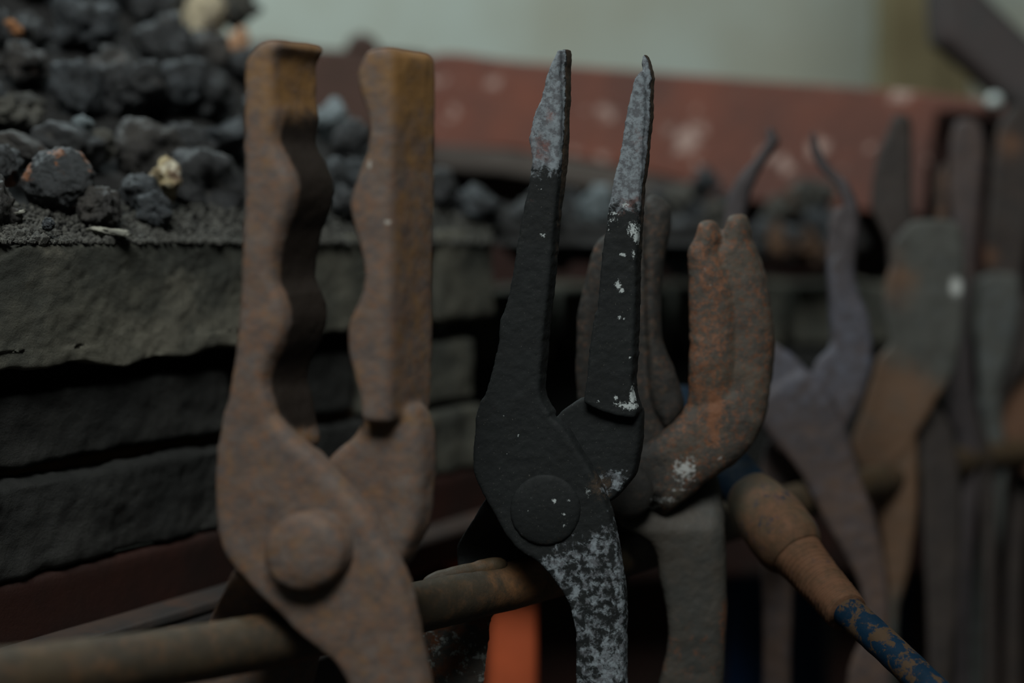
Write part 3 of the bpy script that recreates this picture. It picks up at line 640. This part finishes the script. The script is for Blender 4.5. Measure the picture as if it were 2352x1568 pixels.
# ------------------------------------------------------------------ blue threaded rod with a rusty collar
b0 = P(1800, 1240, .545)
rod = thing('threaded_rod', 'blue-painted rod with a rusty collar and thread slanting down past the tongs', 'rod', b0)
me, org = tube([(P(1560, 925, .625), .0088), (P(1640, 1025, .595), .0090), (P(1700, 1105, .573), .0095), (P(1735, 1150, .563), .0098)], 40, 1., [(.2, .2)])
wearconst(me, .15, .30, .25); link('upper_shaft', me, M['bluepaint'], rod, org - b0)
me, org = tube([(P(1722, 1132, .566), .0100), (P(1745, 1160, .560), .0118), (P(1775, 1198, .552), .0132), (P(1808, 1243, .544), .0132), (P(1822, 1262, .541), .0122), (P(1832, 1275, .539), .0104)], 44, .8, [(.25, .15), (.1, .6)])
v = arr(me); s_ = np.linalg.norm(v, axis=1)
set_wear(me, W4(len(v), .52 + .2 * sstep(.012, .002, s_), .6, .35 + .25 * np.exp(-((s_ - .013) / .006) ** 2), 0)); link('collar', me, M['bluepaint'], rod, org - b0)['label'] = 'thick rust-brown collar'
rf = lambda s, r, a: r * (1 + .035 * math.sin(2 * math.pi * s / .0021 + a) * min(1, s / .012) + .012 * math.sin(3 * a + s * 300))
me, org = tube([(P(1818, 1258, .542), .0108), (P(1850, 1296, .535), .0092), (P(1900, 1354, .524), .0082), (P(1925, 1384, .518), .0079), (P(1944, 1406, .513), .0076)], 48, .35, [(.18, .3)], rfun=rf)
wearconst(me, .60, .66, .2); link('screw_thread', me, M['bluepaint'], rod, org - b0)
me, org = tube([(P(1925, 1384, .518), .0060), (P(2030, 1478, .498), .0058), (P(2120, 1564, .482), .0057), (P(2250, 1690, .462), .0057), (P(2400, 1830, .44), .0055)], 40, 1., [(.14, .25)])
wearconst(me, .2, .47, .05); link('handle_bar', me, M['bluepaint'], rod, org - b0)['label'] = 'thin bar with chipped blue paint'

# ------------------------------------------------------------------ forge hearth
F0 = Vector(unproj(0, 475, .49)); F1_ = Vector(unproj(1130, 475, .72))
fd = (F1_ - F0); fd.z = 0; fd.normalize(); fn = Vector((-fd.y, fd.x, 0))
ROTZ = math.atan2(fd.y, fd.x)
HZ = CAMZ                              # heights are measured downwards from eye level, in mm
def fpt(t, q, h): return Vector((F0.x, F0.y, HZ)) + fd * (t / 1000) + fn * (q / 1000) - Vector((0, 0, h / 1000))

def rough_box(L, Wd, H, vox, sm, specs, off=0.0, hook=None):
    me = bpy.data.meshes.new('box'); bm = bmesh.new(); bmesh.ops.create_cube(bm, size=1)
    for v in bm.verts: v.co = Vector((v.co.x * L, v.co.y * Wd, v.co.z * H))
    bm.to_mesh(me); bm.free()
    me = remesh(me, vox); smooth(me, sm); roughen(me, specs, off)
    if hook: v = arr(me); hook(v); setarr(me, v)
    setarr(me, arr(me) / 1000); shade(me)
    return me
def forge_piece(name, t0, t1, q0, q1, h0, h1, mat, vox=2.0, sm=3, specs=((1.2, .03), (.6, .12), (.3, .4)), off=0., hook=None, tilt=0.):
    me = rough_box(t1 - t0, q1 - q0, h1 - h0, vox, sm, specs, off, hook)
    o = link(name, me, mat, forge, fpt((t0 + t1) / 2, (q0 + q1) / 2, (h0 + h1) / 2) - forge.location)
    o.rotation_euler = (0, tilt, ROTZ)
    return o
forge = thing('forge_hearth', 'brick-topped coal forge with sooty grey bricks over dark red steel edging', 'forge', fpt(150, 100, 950))
def crack(v):
    # an oblique flaking step across the face of the slab, and a chipped lower arris
    f = v[:, 1] < -30
    line = v[:, 2] + 3 - (v[:, 0] + 35) * .55 + 3 * np.sin(v[:, 0] * .12)
    v[:, 1] += np.where(f, 1.8 * sstep(-1.2, 1.2, line) * sstep(90, 30, np.abs(v[:, 0])), 0)
    v[:, 2] += np.where(v[:, 2] < -15, 1.5 * np.sin(v[:, 0] * .07) + 1.0 * np.sin(v[:, 0] * .19), 0)
forge_piece('brick', -150, 134, 0, 110, 13.5, 58, M['brick'], 1.3, 3, ((1.6, .03), (.9, .1), (.5, .3), (.25, .7)), 3., crack)
forge_piece('brick', 136, 236, 1, 110, 13, 56, M['brick'], 1.5, 4, ((1.4, .03), (.9, .1), (.4, .3)), 7.)
forge_piece('brick', 240, 288, 0, 110, 12, 56, M['brick'], 1.5, 10, ((1.4, .03), (.9, .1), (.4, .3)), 9.)
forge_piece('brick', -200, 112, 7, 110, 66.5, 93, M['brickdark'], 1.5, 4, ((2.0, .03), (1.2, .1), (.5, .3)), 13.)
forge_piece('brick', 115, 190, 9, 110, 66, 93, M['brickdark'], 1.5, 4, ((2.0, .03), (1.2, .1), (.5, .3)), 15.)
forge_piece('brick', 194, 275, 4, 110, 66, 97, M['brick'], 1.6, 6, ((1.6, .03), (1.0, .1), (.5, .3)), 17.)
forge_piece('mortar_joint', -200, 270, 14, 100, 93.5, 99, M['mortar'], 2, 1, ((.8, .1),), 19.)
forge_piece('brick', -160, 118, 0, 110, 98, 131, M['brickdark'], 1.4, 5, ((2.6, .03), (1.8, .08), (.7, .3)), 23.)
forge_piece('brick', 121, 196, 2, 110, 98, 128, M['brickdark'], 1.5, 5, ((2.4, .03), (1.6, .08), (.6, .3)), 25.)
forge_piece('brick', 199, 282, 0, 110, 100, 131, M['brick'], 1.5, 6, ((2.4, .03), (1.6, .08), (.6, .3)), 27.)
forge_piece('core', -200, 270, 30, 420, 16, 127, M['brickdark'], 6, 1, ((.8, .1),), 29.)  # unseen filler behind the bricks, added to block light
forge_piece('side_plate', -260, 300, 0, 8, 131, 178, M['redsteel'], 3, 1, ((.4, .03),), 31.)
forge_piece('angle_iron', -260, 300, -16, 0, 154, 158, M['brownsteel'], 2, 1, ((.4, .03),), 33., tilt=0.0)
forge_piece('angle_iron_web', -260, 180, -16, -12, 157, 225, M['brownsteel'], 2.5, 1, ((.5, .03),), 35.)
forge_piece('shelf', -260, 150, -50, -16, 176, 180, M['brownsteel'], 2.5, 1, ((.5, .03),), 37.)
forge_piece('bed_plate', -260, 300, 0, 420, 180, 190, M['redsteel'], 5, 1, ((.5, .03),), 39.)
# orange painted leg and a dark one
def world_box(name, c, size, mat, parent, vox, rotz=0., specs=((.4, .03),), sm=2, off=0.):
    me = rough_box(size[0], size[1], size[2], vox, sm, specs, off)
    o = link(name, me, mat, parent, Vector(c) - (parent.location if parent else Vector()))
    o.rotation_euler = (0, 0, rotz); return o
a_, b_ = P(1118, 1450, .735), P(1240, 1450, .735)
cx = (a_.x + b_.x) / 2
zt = fpt(0, 0, 190).z
world_box('leg', (cx, a_.y + .01, zt / 2), ((b_.x - a_.x) * 1000, 6, zt * 1000), M['orange'], forge, 3.)
world_box('leg', (cx - .012, a_.y + .03, zt / 2), (5, 40, zt * 1000), M['orange'], forge, 3.)
pl = fpt(-230, 60, 190); world_box('leg', (pl.x, pl.y, zt / 2), (36, 36, zt * 1000), M['redsteel'], forge, 4.)
pl = fpt(-100, 380, 190); world_box('leg', (pl.x, pl.y, zt / 2), (36, 36, zt * 1000), M['redsteel'], forge, 4.)
c_ = P(985, 1318, .70); world_box('tie_bar', (c_.x, c_.y + .02, c_.z), (120, 8, 10), M['orange'], forge, 2.)

# far side of the hearth, right of the near corner
def far_brick(px, z, h0, h1, L, mat, off, rz=.12, D=90):
    p = P(px, 475, z); p.z = HZ - (h0 + h1) / 2000
    return world_box('brick', p, (L, D, h1 - h0), mat, forge, 2.2, rz, ((1.6, .03), (1.0, .1), (.5, .3)), 5, off)
k = 0
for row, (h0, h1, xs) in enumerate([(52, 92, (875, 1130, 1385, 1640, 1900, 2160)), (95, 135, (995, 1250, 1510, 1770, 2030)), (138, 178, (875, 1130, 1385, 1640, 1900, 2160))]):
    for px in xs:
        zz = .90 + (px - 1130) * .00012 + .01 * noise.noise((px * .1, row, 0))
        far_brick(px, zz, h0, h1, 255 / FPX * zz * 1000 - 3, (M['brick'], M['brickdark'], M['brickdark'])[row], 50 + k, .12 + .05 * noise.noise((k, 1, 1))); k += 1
p = P(1640, 475, .95); p.z = HZ - .215
world_box('shadow_skirt', p, (420, 10, 74), M['redsteel'], forge, 4., .12)  # dark plate added where only shadow shows below the far bricks
p = P(1640, 475, 1.06); p.z = HZ - .2
world_box('bed_plate', p, (480, 220, 8), M['redsteel'], forge, 6., .12)
pl = P(1980, 475, 1.05); world_box('leg', (pl.x, pl.y, (HZ - .2) / 2), (36, 36, (HZ - .2) * 1000), M['redsteel'], forge, 5.)

p = P(1560, 475, 1.03); p.z = HZ - .045
world_box('dark_fill_plate', p, (520, 8, 230), M['redsteel'], forge, 5., .1)  # added dark fill for the gloom between beam and far bricks
p = P(1330, 475, 1.02); p.z = .37
world_box('shadow_screen', p, (230, 10, 720), M['redsteel'], forge, 7., .12)  # added dark sheet that keeps the background below the far bricks black
# ------------------------------------------------------------------ rear rim: rust-red steel plate with slot
def plate(fr, outline, w0, w1, mat, name, parent, R=1.5, vox=2.0, fmin=.7, specs=((.6, .02),), label=None):
    me = slab(fr, outline, w0, w1, R=R, fmin=fmin, vox=vox, step=40)
    roughen(me, specs); base = np.array(parent.location) if parent else np.array(fr.loc)
    setarr(me, fr.world(arr(me)) - base); shade(me)
    o = link(name, me, mat, parent)
    if not parent: o.location = fr.loc
    return o
rim = thing('steel_beam', 'long rust-red steel beam along the back with white flecks and a black slot', 'beam', P(1600, 480, 1.0))
fr = Frame(.98, 1500, 300, k=-.06, b=0)
plate(fr, [(985,128),(1200,142),(1500,165),(1850,192),(2150,216),(2310,238),(2310,262),(2152,258),(2146,300),(2130,400),(2118,500),(2050,492),(1900,478),(1700,462),(1640,452),(1560,415),(1430,385),(1300,360),(1150,342),(985,330)], 0, 8, M['oxide'], 'web', rim)
plate(fr, [(570,100),(750,112),(1000,130),(1000,320),(880,300),(760,290),(570,285)], 3, 11, M['oxidedark'], 'end_plate', rim)
plate(fr, [(985,332),(1150,344),(1300,362),(1440,388),(1560,418),(1640,455),(1640,475),(1500,462),(1300,425),(1150,398),(985,385)], -14, 6, M['greysteel'], 'flange', rim)
plate(fr, [(790,118),(800,88),(830,72),(862,88),(880,122)], 2, 22, M['oxidedark'], 'lug', rim, R=8, fmin=.3)
fr2 = Frame(1.10, 2250, 420, b=0)
backing = thing('dark_backing', 'dark panel added for the blackness behind the slot at the right', 'panel', P(2250, 700, 1.10))  # added sheet, stands in for the darkness behind the slot
plate(fr2, [(2090,258),(2330,262),(2600,300),(2600,1700),(2600,3000),(2250,3000),(2250,1700),(2250,900),(2060,900),(2080,600)], 0, 10, M['darkpaint'] if False else M['redsteel'], 'sheet', backing, vox=3)
plate(fr2, [(2090,890),(2140,890),(2140,3150),(2090,3150)], 2, 14, M['redsteel'], 'leg', backing, vox=3)

# ------------------------------------------------------------------ diagonal dark arm with a pale knob, wooden post
arm = thing('hinged_arm', 'thick dark iron arm slanting down from the top right corner', 'arm', P(2300, 200, .96))
fr = Frame(.96, 2300, 200, b=0)
arm_bar = plate(fr, [(2150,-120),(2210,-60),(2360,85),(2560,250),(2700,380),(2700,560),(2560,470),(2400,330),(2272,206),(2178,122),(2148,100),(2140,0)], 0, 30, M['darkpaint'], 'bar', arm, R=10, fmin=.4)
me = bpy.data.meshes.new('knob'); bm = bmesh.new(); bmesh.ops.create_icosphere(bm, subdivisions=3, radius=.0052); bm.to_mesh(me); bm.free(); shade(me)
link('knob', me, M['knob'], arm_bar, P(2283, 232, .955) - arm.location)
pp = P(2088, 0, 1.5)
post = rough_box(62, 50, 1900, 6, 2, ((1.2, .02), (.5, .1)), 2.); o = link('wooden_post', post, M['wood'], None, (pp.x, pp.y, .95))
tag(o, 'olive weathered wooden post upright between the wall and the slanting arm', 'post')
pp = P(2185, 0, 1.56)
post = rough_box(50, 24, 1900, 6, 2, ((1.2, .02), (.5, .1)), 6.); o = link('wooden_plank', post, M['wood'], None, (pp.x, pp.y, .95))
tag(o, 'dull olive plank partly covered by the slanting dark arm', 'plank')

# ------------------------------------------------------------------ room
def flat(name, pts, mat):
    me = bpy.data.meshes.new(name); c = sum((Vector(p) for p in pts), Vector()) / len(pts)
    me.from_pydata([tuple(Vector(p) - c) for p in pts], [], [tuple(range(len(pts)))]); me.update()
    o = link(name, me, mat, None, c); o['kind'] = 'structure'; return o
flat('floor', [(-3, -1.5, 0), (3, -1.5, 0), (3, 2.4, 0), (-3, 2.4, 0)], M['floor'])
flat('wall_back', [(-3, 2.3, 0), (.84, 2.25, 0), (.84, 2.25, 3), (-3, 2.3, 3)], M['wall'])
flat('wall_right', [(1.35, 2.25, 0), (3, 2.25, 0), (3, 2.25, 3), (1.35, 2.25, 3)], M['wall'])
flat('trim_1', [(.84, 2.25, 0), (1.35, 2.25, 0), (1.35, 2.25, .98), (.84, 2.25, .98)], M['wall'])
t = NT('daylit_pane'); t.b.inputs['Emission Color'].default_value = (.60, .85, .76, 1); t.b.inputs['Emission Strength'].default_value = .55; t.done((.1, .1, .1), .2)
wn = flat('window_1', [(.80, 2.27, .98), (1.40, 2.27, .98), (1.40, 2.27, 1.9), (.80, 2.27, 1.9)], t.m)

# blue drum on the floor behind the hanging handles
dr = P(1850, 1450, 1.30)
drum = thing('blue_drum', 'dark blue drum showing dimly between the tong handles low at the right', 'drum', (dr.x, dr.y + .04, 0))
bm = bmesh.new(); prof = [(0, .0), (.185, 0), (.19, .01), (.185, .02), (.185, .24), (.191, .25), (.185, .26), (.185, .50), (.191, .51), (.185, .52), (.185, .70), (.19, .71), (.185, .72), (.178, .705), (0, .705)]
ring = [[bm.verts.new((r * math.cos(2 * math.pi * k / 48), r * math.sin(2 * math.pi * k / 48), z)) for k in range(48)] if r else [bm.verts.new((0, 0, z))] for r, z in prof]
for A_, B_ in zip(ring[:-1], ring[1:]):
    for k in range(48):
        k2 = (k + 1) % 48
        if len(A_) == 1: bm.faces.new((A_[0], B_[k], B_[k2]))
        elif len(B_) == 1: bm.faces.new((A_[k], A_[k2], B_[0]))
        else: bm.faces.new((A_[k], A_[k2], B_[k2], B_[k]))
bmesh.ops.recalc_face_normals(bm, faces=bm.faces)
me = bpy.data.meshes.new('shell'); bm.to_mesh(me); bm.free(); shade(me); link('shell', me, M['blueplain'], drum)

# ------------------------------------------------------------------ the coal heap
def zb(px): return 1 / (1 / .49 - .000572 * px)
def top(px):
    xs = [-900, 200, 420, 590, 740, 860, 1000, 1180, 1300, 1700, 2200]
    ys = [-700, -420, 60, 165, 225, 300, 395, 440, 470, 500, 520]
    return float(np.interp(px, xs, ys))
def hz(px, py):
    """depth of the heap's surface seen at a pixel"""
    y0 = 505
    zz = zb(min(px, 1180)) + .016 + max(0, (y0 - py)) * .00037
    return zz if px < 1180 else zz + (px - 1180) * .00015
me = bpy.data.meshes.new('coal_fines'); vs_, fs = [], []
NX, NY = 110, 70
for i in range(NX + 1):
    px = -500 + i * 2250 / NX
    for j in range(NY + 1):
        f = j / NY; py = 545 + (top(px) + 30 - 545) * f
        if f == 0: p = P(px, 563, zb(min(px, 1180)) + .004 + max(0, px - 1180) * .00015)
        else: p = P(px, py, hz(px, py) + .021 + .006 * noise.noise((px * .01, py * .01, 2)) + .0025 * noise.noise((px * .05, py * .05, 2)) - .014 * sstep(470, 540, np.array(py)))
        vs_.append(p)
# back skirt down to the hearth
org = Vector(vs_[0])
for i in range(NX):
    for j in range(NY):
        a = i * (NY + 1) + j; fs.append((a, a + NY + 1, a + NY + 2, a + 1))
n0 = len(vs_)
for i in range(NX + 1):
    q = vs_[i * (NY + 1) + NY]; vs_.append(Vector((q.x + .0, q.y + .12, HZ - .02)))
for i in range(NX):
    a = i * (NY + 1) + NY; fs.append((a, a + NY + 1, n0 + i + 1, n0 + i))
me.from_pydata([tuple(q - org) for q in vs_], [], fs); me.update(); shade(me)
o = link('coal_fines', me, M['fines'], None, org); tag(o, 'black coal dust and fines that the lumps lie in', 'coal dust', kind='stuff')

def lump_mesh(seed, sub, knob=.30, fine=.07, smoothish=False):
    bm = bmesh.new(); bmesh.ops.create_icosphere(bm, subdivisions=sub, radius=1)
    f = noise.noise; s = seed * 13.7
    cut = [Vector((f((s, k, 1)), f((s, k, 2)), f((s, k, 3)))).normalized() for k in range(7)]
    for v in bm.verts:
        p = v.co.copy()
        r = 1 + knob * 1.1 * f((p.x * 1.1 + s, p.y * 1.1, p.z * 1.1)) + knob * .8 * f((p.x * 2.3, p.y * 2.3 + s, p.z * 2.3))
        for c in cut:
            d = p.dot(c)
            if d > .62: r -= (d - .62) * .55
        if not smoothish:
            r += -abs(f((p.x * 4 + s, p.y * 4, p.z * 4))) * knob * .55 + fine * f((p.x * 9, p.y * 9, p.z * 9 + s)) + fine * .7 * f((p.x * 20 + s, p.y * 20, p.z * 20))
        v.co = p * r
    me = bpy.data.meshes.new('lump'); bm.to_mesh(me); bm.free(); shade(me)
    return me
HI = [lump_mesh(i, 5) for i in range(9)] + [lump_mesh(60, 5, .13, .07), lump_mesh(61, 5, .17, .05), lump_mesh(62, 5, .15, .03, True)]
LO = [lump_mesh(i + 20, 4) for i in range(8)]
def scaled(me, r, sq):
    # bump distances are in metres, so the mesh itself is scaled instead of the object
    m = me.copy(); v = arr(m) * r * np.array(sq); setarr(m, v); shade(m); return m
def lump(px, py, r, mat, label, z=None, hi=True, sq=(1, 1, 1), group=None, name='coal_lump', cat='coal', dz=0., rz=None, seed=None):
    z = z or hz(px, py) + dz
    src = (HI if hi else LO); me = src[seed if seed is not None else random.randrange(min(9, len(src)))]
    m = scaled(me, r * z / FPX, sq)
    o = link(name, m, mat, None, P(px, py, z))
    o.rotation_euler = (random.uniform(0, 6), random.uniform(0, 6), random.uniform(0, 6)) if rz is None else rz
    return tag(o, label, cat, group)
Z0 = (0, 0, 0)
named = [
 (138, 418, 80, 'rustspot', 'big round porous coal lump with orange rust flecks on top, at the front', dict(seed=9, dz=-.014, rz=(0.3, .2, 1.))),
 (8, 378, 48, 'rustspot', 'coal lump cut by the left edge beside the round rust-flecked lump', dict(dz=-.01)),
 (58, 350, 56, 'coalbrown', 'smooth brownish rounded coal lump behind the round rust-flecked one', dict(seed=11, sq=(1.3, 1, .75), rz=(0, .5, 0.))),
 (160, 338, 72, 'coal', 'smooth dark coal lump just behind the round rust-flecked one', dict(seed=11, sq=(1.2, 1, .85), rz=(0, .3, 0))),
 (342, 345, 84, 'coalbrown', 'large rounded coal lump left of and above the yellow-crusted piece', dict(seed=10)),
 (468, 425, 96, 'coal', 'largest knobbly coal lump, right of the yellow-crusted piece', dict(seed=10, sq=(1.05, 1, .9), rz=(1., .4, 2.))),
 (430, 340, 62, 'coal', 'dark coal lump resting on top of the largest knobbly one', {}),
 (35, 250, 58, 'coalgrey', 'light grey flaky clinker at the left edge', dict(sq=(.9, 1, 1.05))),
 (232, 340, 40, 'coalgrey', 'small coal piece with a pale buff top in the middle of the heap', {}),
 (230, 478, 48, 'coalbrown', 'brownish grey coal piece low at the front beside the round lump', dict(dz=-.008)),
 (322, 442, 42, 'coal2', 'shiny grey coal piece left of the yellow crust', dict(dz=-.008)),
 (360, 478, 44, 'coal2', 'small glinting coal piece directly below the yellow crust', dict(dz=-.01)),
 (300, 215, 88, 'coal', 'wide black coal lump in the middle of the heap, softly blurred', dict(sq=(1.2, 1, .8))),
 (175, 205, 72, 'coal2', 'blue-black upright coal lump left of the wide black one', dict(sq=(.8, 1, 1.2), rz=Z0)),
 (255, 165, 58, 'coalbrown', 'grey-brown coal lump above the wide black one', {}),
 (195, 70, 74, 'coal2', 'large dark coal lump near the top edge of the photo', {}),
 (55, 150, 58, 'coalbrown', 'reddish brown coal lump near the left edge below the orange chip', {}),
 (62, 68, 56, 'coal', 'grey coal lump behind the small orange chip', {}),
 (395, 205, 74, 'coal2', 'long bluish coal lump right of the middle', dict(sq=(1.2, .9, .7), rz=(0, -.5, 0))),
 (475, 215, 72, 'coal', 'dark blurred coal lump against the left rusty jaw, upper', {}),
 (520, 315, 64, 'coal2', 'blue-grey flat coal lump against the left rusty jaw, lower', dict(sq=(1.2, 1, .7), rz=(0, -.4, 0))),
 (380, 110, 68, 'coal', 'blurred coal lump left of the cream firebrick shard', {}),
 (110, 515, 15, 'coal2', 'pebble-sized coal bit on the edge of the top brick', dict(dz=-.014)),
 (188, 285, 24, 'bluegrey', 'small light blue-grey clinker bit above the pale topped piece', dict(dz=-.02)),
 (762, 275, 44, 'bluegrey', 'blue-grey coal lump between the two rusty jaws, upper', {}),
 (805, 330, 52, 'coal', 'black coal lump between the two rusty jaws, middle', {}),
 (772, 405, 46, 'coal2', 'bluish coal lump between the two rusty jaws, lower', {}),
 (790, 465, 36, 'coal', 'coal lump sitting on the brick edge between the rusty jaws', dict(dz=-.008)),
 (1095, 480, 62, 'coal2', 'dark coal lump on the corner brick left of the black tongs', dict(sq=(1.3, 1, .7), rz=(0, .3, 0))),
]
for px, py, r, m_, lb, kw in named: lump(px, py, r, M[m_], lb, **kw)
lump(386, 410, 44, M['crust'], 'small yellow crusted clinker, brightest piece in the heap', name='clinker', cat='clinker', dz=-.020, sq=(1.1, .8, .95), seed=4)
lump(30, 62, 22, M['orangebrick'], 'small orange brick chip near the top left corner', name='brick_chip', cat='brick chip', dz=-.03, sq=(1.3, .7, .7), rz=(0, .6, 0))
lump(258, 534, 34, M['palecoal'], 'pale flat ash flake lying on the edge of the top brick', name='ash_flake', cat='ash flake', z=zb(258) + .003, sq=(1.5, .8, .38), rz=(0, .1, .3))
lump(40, 490, 18, M['palecoal'], 'tiny curled pale flake at the left edge above the brick', name='ash_flake', cat='ash flake', z=zb(40) + .018, sq=(1.3, .7, .4), rz=(0, -.3, .3))
lump(470, 60, 75, M['cream'], 'cream firebrick shard at the back of the heap', name='firebrick_shard', cat='brick chip', z=.82, sq=(.85, .8, 1.1), rz=(0, .2, 0))
lump(495, 112, 40, M['orangebrick'], 'orange firebrick shard below the cream one', name='firebrick_shard', cat='brick chip', z=.80, sq=(.9, .8, .8))
lump(552, 105, 44, M['peach'], 'peach firebrick shard right beside the rusty jaw top', name='firebrick_shard', cat='brick chip', z=.80, sq=(.75, .8, 1.2), rz=(0, .15, 0))
lump(540, 20, 60, M['coalgrey'], 'grey-brown stone above the peach shard', name='stone', cat='stone', z=.84, sq=(.9, .8, .9))
lump(410, 20, 60, M['coalgrey'], 'grey stone left of the cream shard at the top edge', name='stone', cat='stone', z=.84)
lump(1370, 468, 44, M['bluegrey'], 'pale blue-grey clinker between the two black jaws', name='clinker', cat='clinker', z=.83)  # pale colour stands in for a white highlight on the lump
lump(1572, 610, 40, M['bluegrey'], 'pale clinker just left of the thick rust tongs', name='clinker', cat='clinker', z=.86)  # painted pale all over in place of a bright highlight
lump(1620, 420, 36, M['coal2'], 'dark blurred coal piece under the rust-red beam', z=.9, hi=False)
# the rest of the heap: every lump is told apart by the landmark nearest to it
MARKS = [(138, 418, 'the round rust-flecked lump'), (342, 345, 'the large rounded lump'), (468, 425, 'the largest knobbly lump'), (35, 250, 'the light grey flaky clinker'),
         (386, 408, 'the yellow-crusted clinker'), (300, 215, 'the wide black lump'), (175, 205, 'the blue-black upright lump'), (30, 62, 'the orange brick chip'), (470, 60, 'the cream firebrick shard'),
         (552, 105, 'the peach firebrick shard'), (395, 205, 'the long bluish lump'), (195, 70, 'the large dark lump at the top edge'), (762, 275, 'the blue-grey lump between the rusty jaws'),
         (805, 330, 'the middle lump between the rusty jaws'), (1095, 480, 'the lump on the corner brick'), (55, 150, 'the reddish brown lump'), (920, 150, 'the top of the right rusty jaw'), (650, 150, 'the top of the left rusty jaw'),
         (1370, 468, 'the pale clinker between the black jaws'), (1572, 610, 'the pale clinker beside the thick tongs'), (1640, 520, 'the tops of the thick rust jaws'), (1710, 450, 'the left thin purplish jaw'), (1940, 450, 'the right thin purplish jaw'),
         (1240, 420, 'the left black jaw'), (1440, 420, 'the right black jaw'), (1110, 560, 'the corner brick'), (1500, 450, 'the rear jaw of the thick tongs')]
used_labels = set()
def where(px, py, head):
    ms = sorted(MARKS, key=lambda m: (m[0] - px) ** 2 + (m[1] - py) ** 2)
    for m in ms[:5]:
        dx, dy = px - m[0], py - m[1]
        w_ = ('above' if dy < 0 else 'below') if abs(dy) > abs(dx) else ('left of' if dx < 0 else 'right of')
        lb = f'{head} {w_} {m[2]}'
        if lb not in used_labels: used_labels.add(lb); return lb
    lb = f'{head} {w_} {ms[0][2]}'
    m = ms[0]; a = 'above' if py < m[1] else 'below'; b = 'left of' if px < m[0] else 'right of'
    return f'{head} {a} and {b} {m[2]}'
DESC = {'coal': 'dark coal lump', 'coal2': 'bluish black coal lump', 'coalbrown': 'brownish black coal lump', 'coalgrey': 'grey clinker piece', 'browncinder': 'brown cinder', }
taken = [(a[0], a[1], a[2]) for a in named] + [(386, 408, 34)]
cnt = 0
for k in range(2600):
    px = random.uniform(-160, 1300); t_ = top(px)
    py = t_ + (490 - t_) * random.random() ** .8
    if py < -90 or cnt >= 215: continue
    r = random.uniform(.010, .017) * FPX / hz(px, py)
    if any((px - a) ** 2 + (py - b) ** 2 < (.74 * (r + c)) ** 2 for a, b, c in taken): continue
    taken.append((px, py, r)); cnt += 1
    m_ = random.choice(['coal', 'coal', 'coal2', 'coal2', 'coalbrown', 'coalgrey'] if px < 700 else ['coal', 'coal2'])
    g = 'coal lumps filling the left of the heap' if px < 565 else 'coal lumps behind the rusty tongs'
    lump(px, py, r, M[m_], where(px, py, DESC[m_]), hi=py > 150, group=g, dz=.004)
for k in range(64):
    px = 1180 + 780 * (k + random.random()) / 64; py = random.uniform(450, 590)
    z = .86 + (px - 1180) * .00011 - (py - 475) * .0002
    m_ = random.choice(['coal', 'coal2', 'coalbrown', 'coalgrey', 'browncinder'] if px > 1760 else ['coal', 'coal2', 'coalgrey', 'coal'])
    lump(px, py, random.uniform(24, 48), M[m_], where(px, py, 'blurred ' + DESC[m_]), hi=False, group='cinders on the far bricks', z=z, name='cinder', cat='cinder')
# loose grit along the brick edge: real geometry, one object
gv, gf = [], []
bs = bmesh.new(); bmesh.ops.create_icosphere(bs, subdivisions=1, radius=1); bs.verts.ensure_lookup_table()
bv = [v.co.copy() for v in bs.verts]; bf = [[v.index for v in f.verts] for f in bs.faces]; bs.free()
go = P(300, 540, zb(300))
for k in range(6500):
    px = random.uniform(-120, 1130); py = 558 - 85 * random.random() ** 1.5
    f = (558 - py) / 60
    z = zb(px) + .001 + f * .026
    q = P(px, py - random.random() * 4, z); r = random.choice((.0003, .0004, .0005, .0006, .0009)) * random.uniform(.7, 1.5)
    if random.random() < .04: r *= 2.2
    c = len(gv)
    for b in bv: gv.append(tuple(q - go + b * r * random.uniform(.7, 1.3)))
    for f_ in bf: gf.append([i + c for i in f_])
me = bpy.data.meshes.new('grit'); me.from_pydata(gv, [], gf); me.update()
o = link('coal_grit', me, M['grit'], None, go); tag(o, 'fine coal grit scattered along the top brick edge', 'grit', kind='stuff')
lump(400, 1505, 50, M['brick'], 'dull grey clod of ash behind the rail at the lower left', z=.535, name='ash_clod', cat='ash', sq=(1.3, .8, .8), rz=(0, .1, 0))
lump(285, 1518, 44, M['brick'], 'smaller grey clod of ash left of the other clod', z=.52, name='ash_clod', cat='ash', sq=(1.2, .8, .8), rz=(0, .1, 0))
for o in list(C.objects):
    if o.parent and o.name.startswith('leg') and o.data and o.data.materials[0] == M['orange']: o['label'] = 'bright orange-red painted leg'
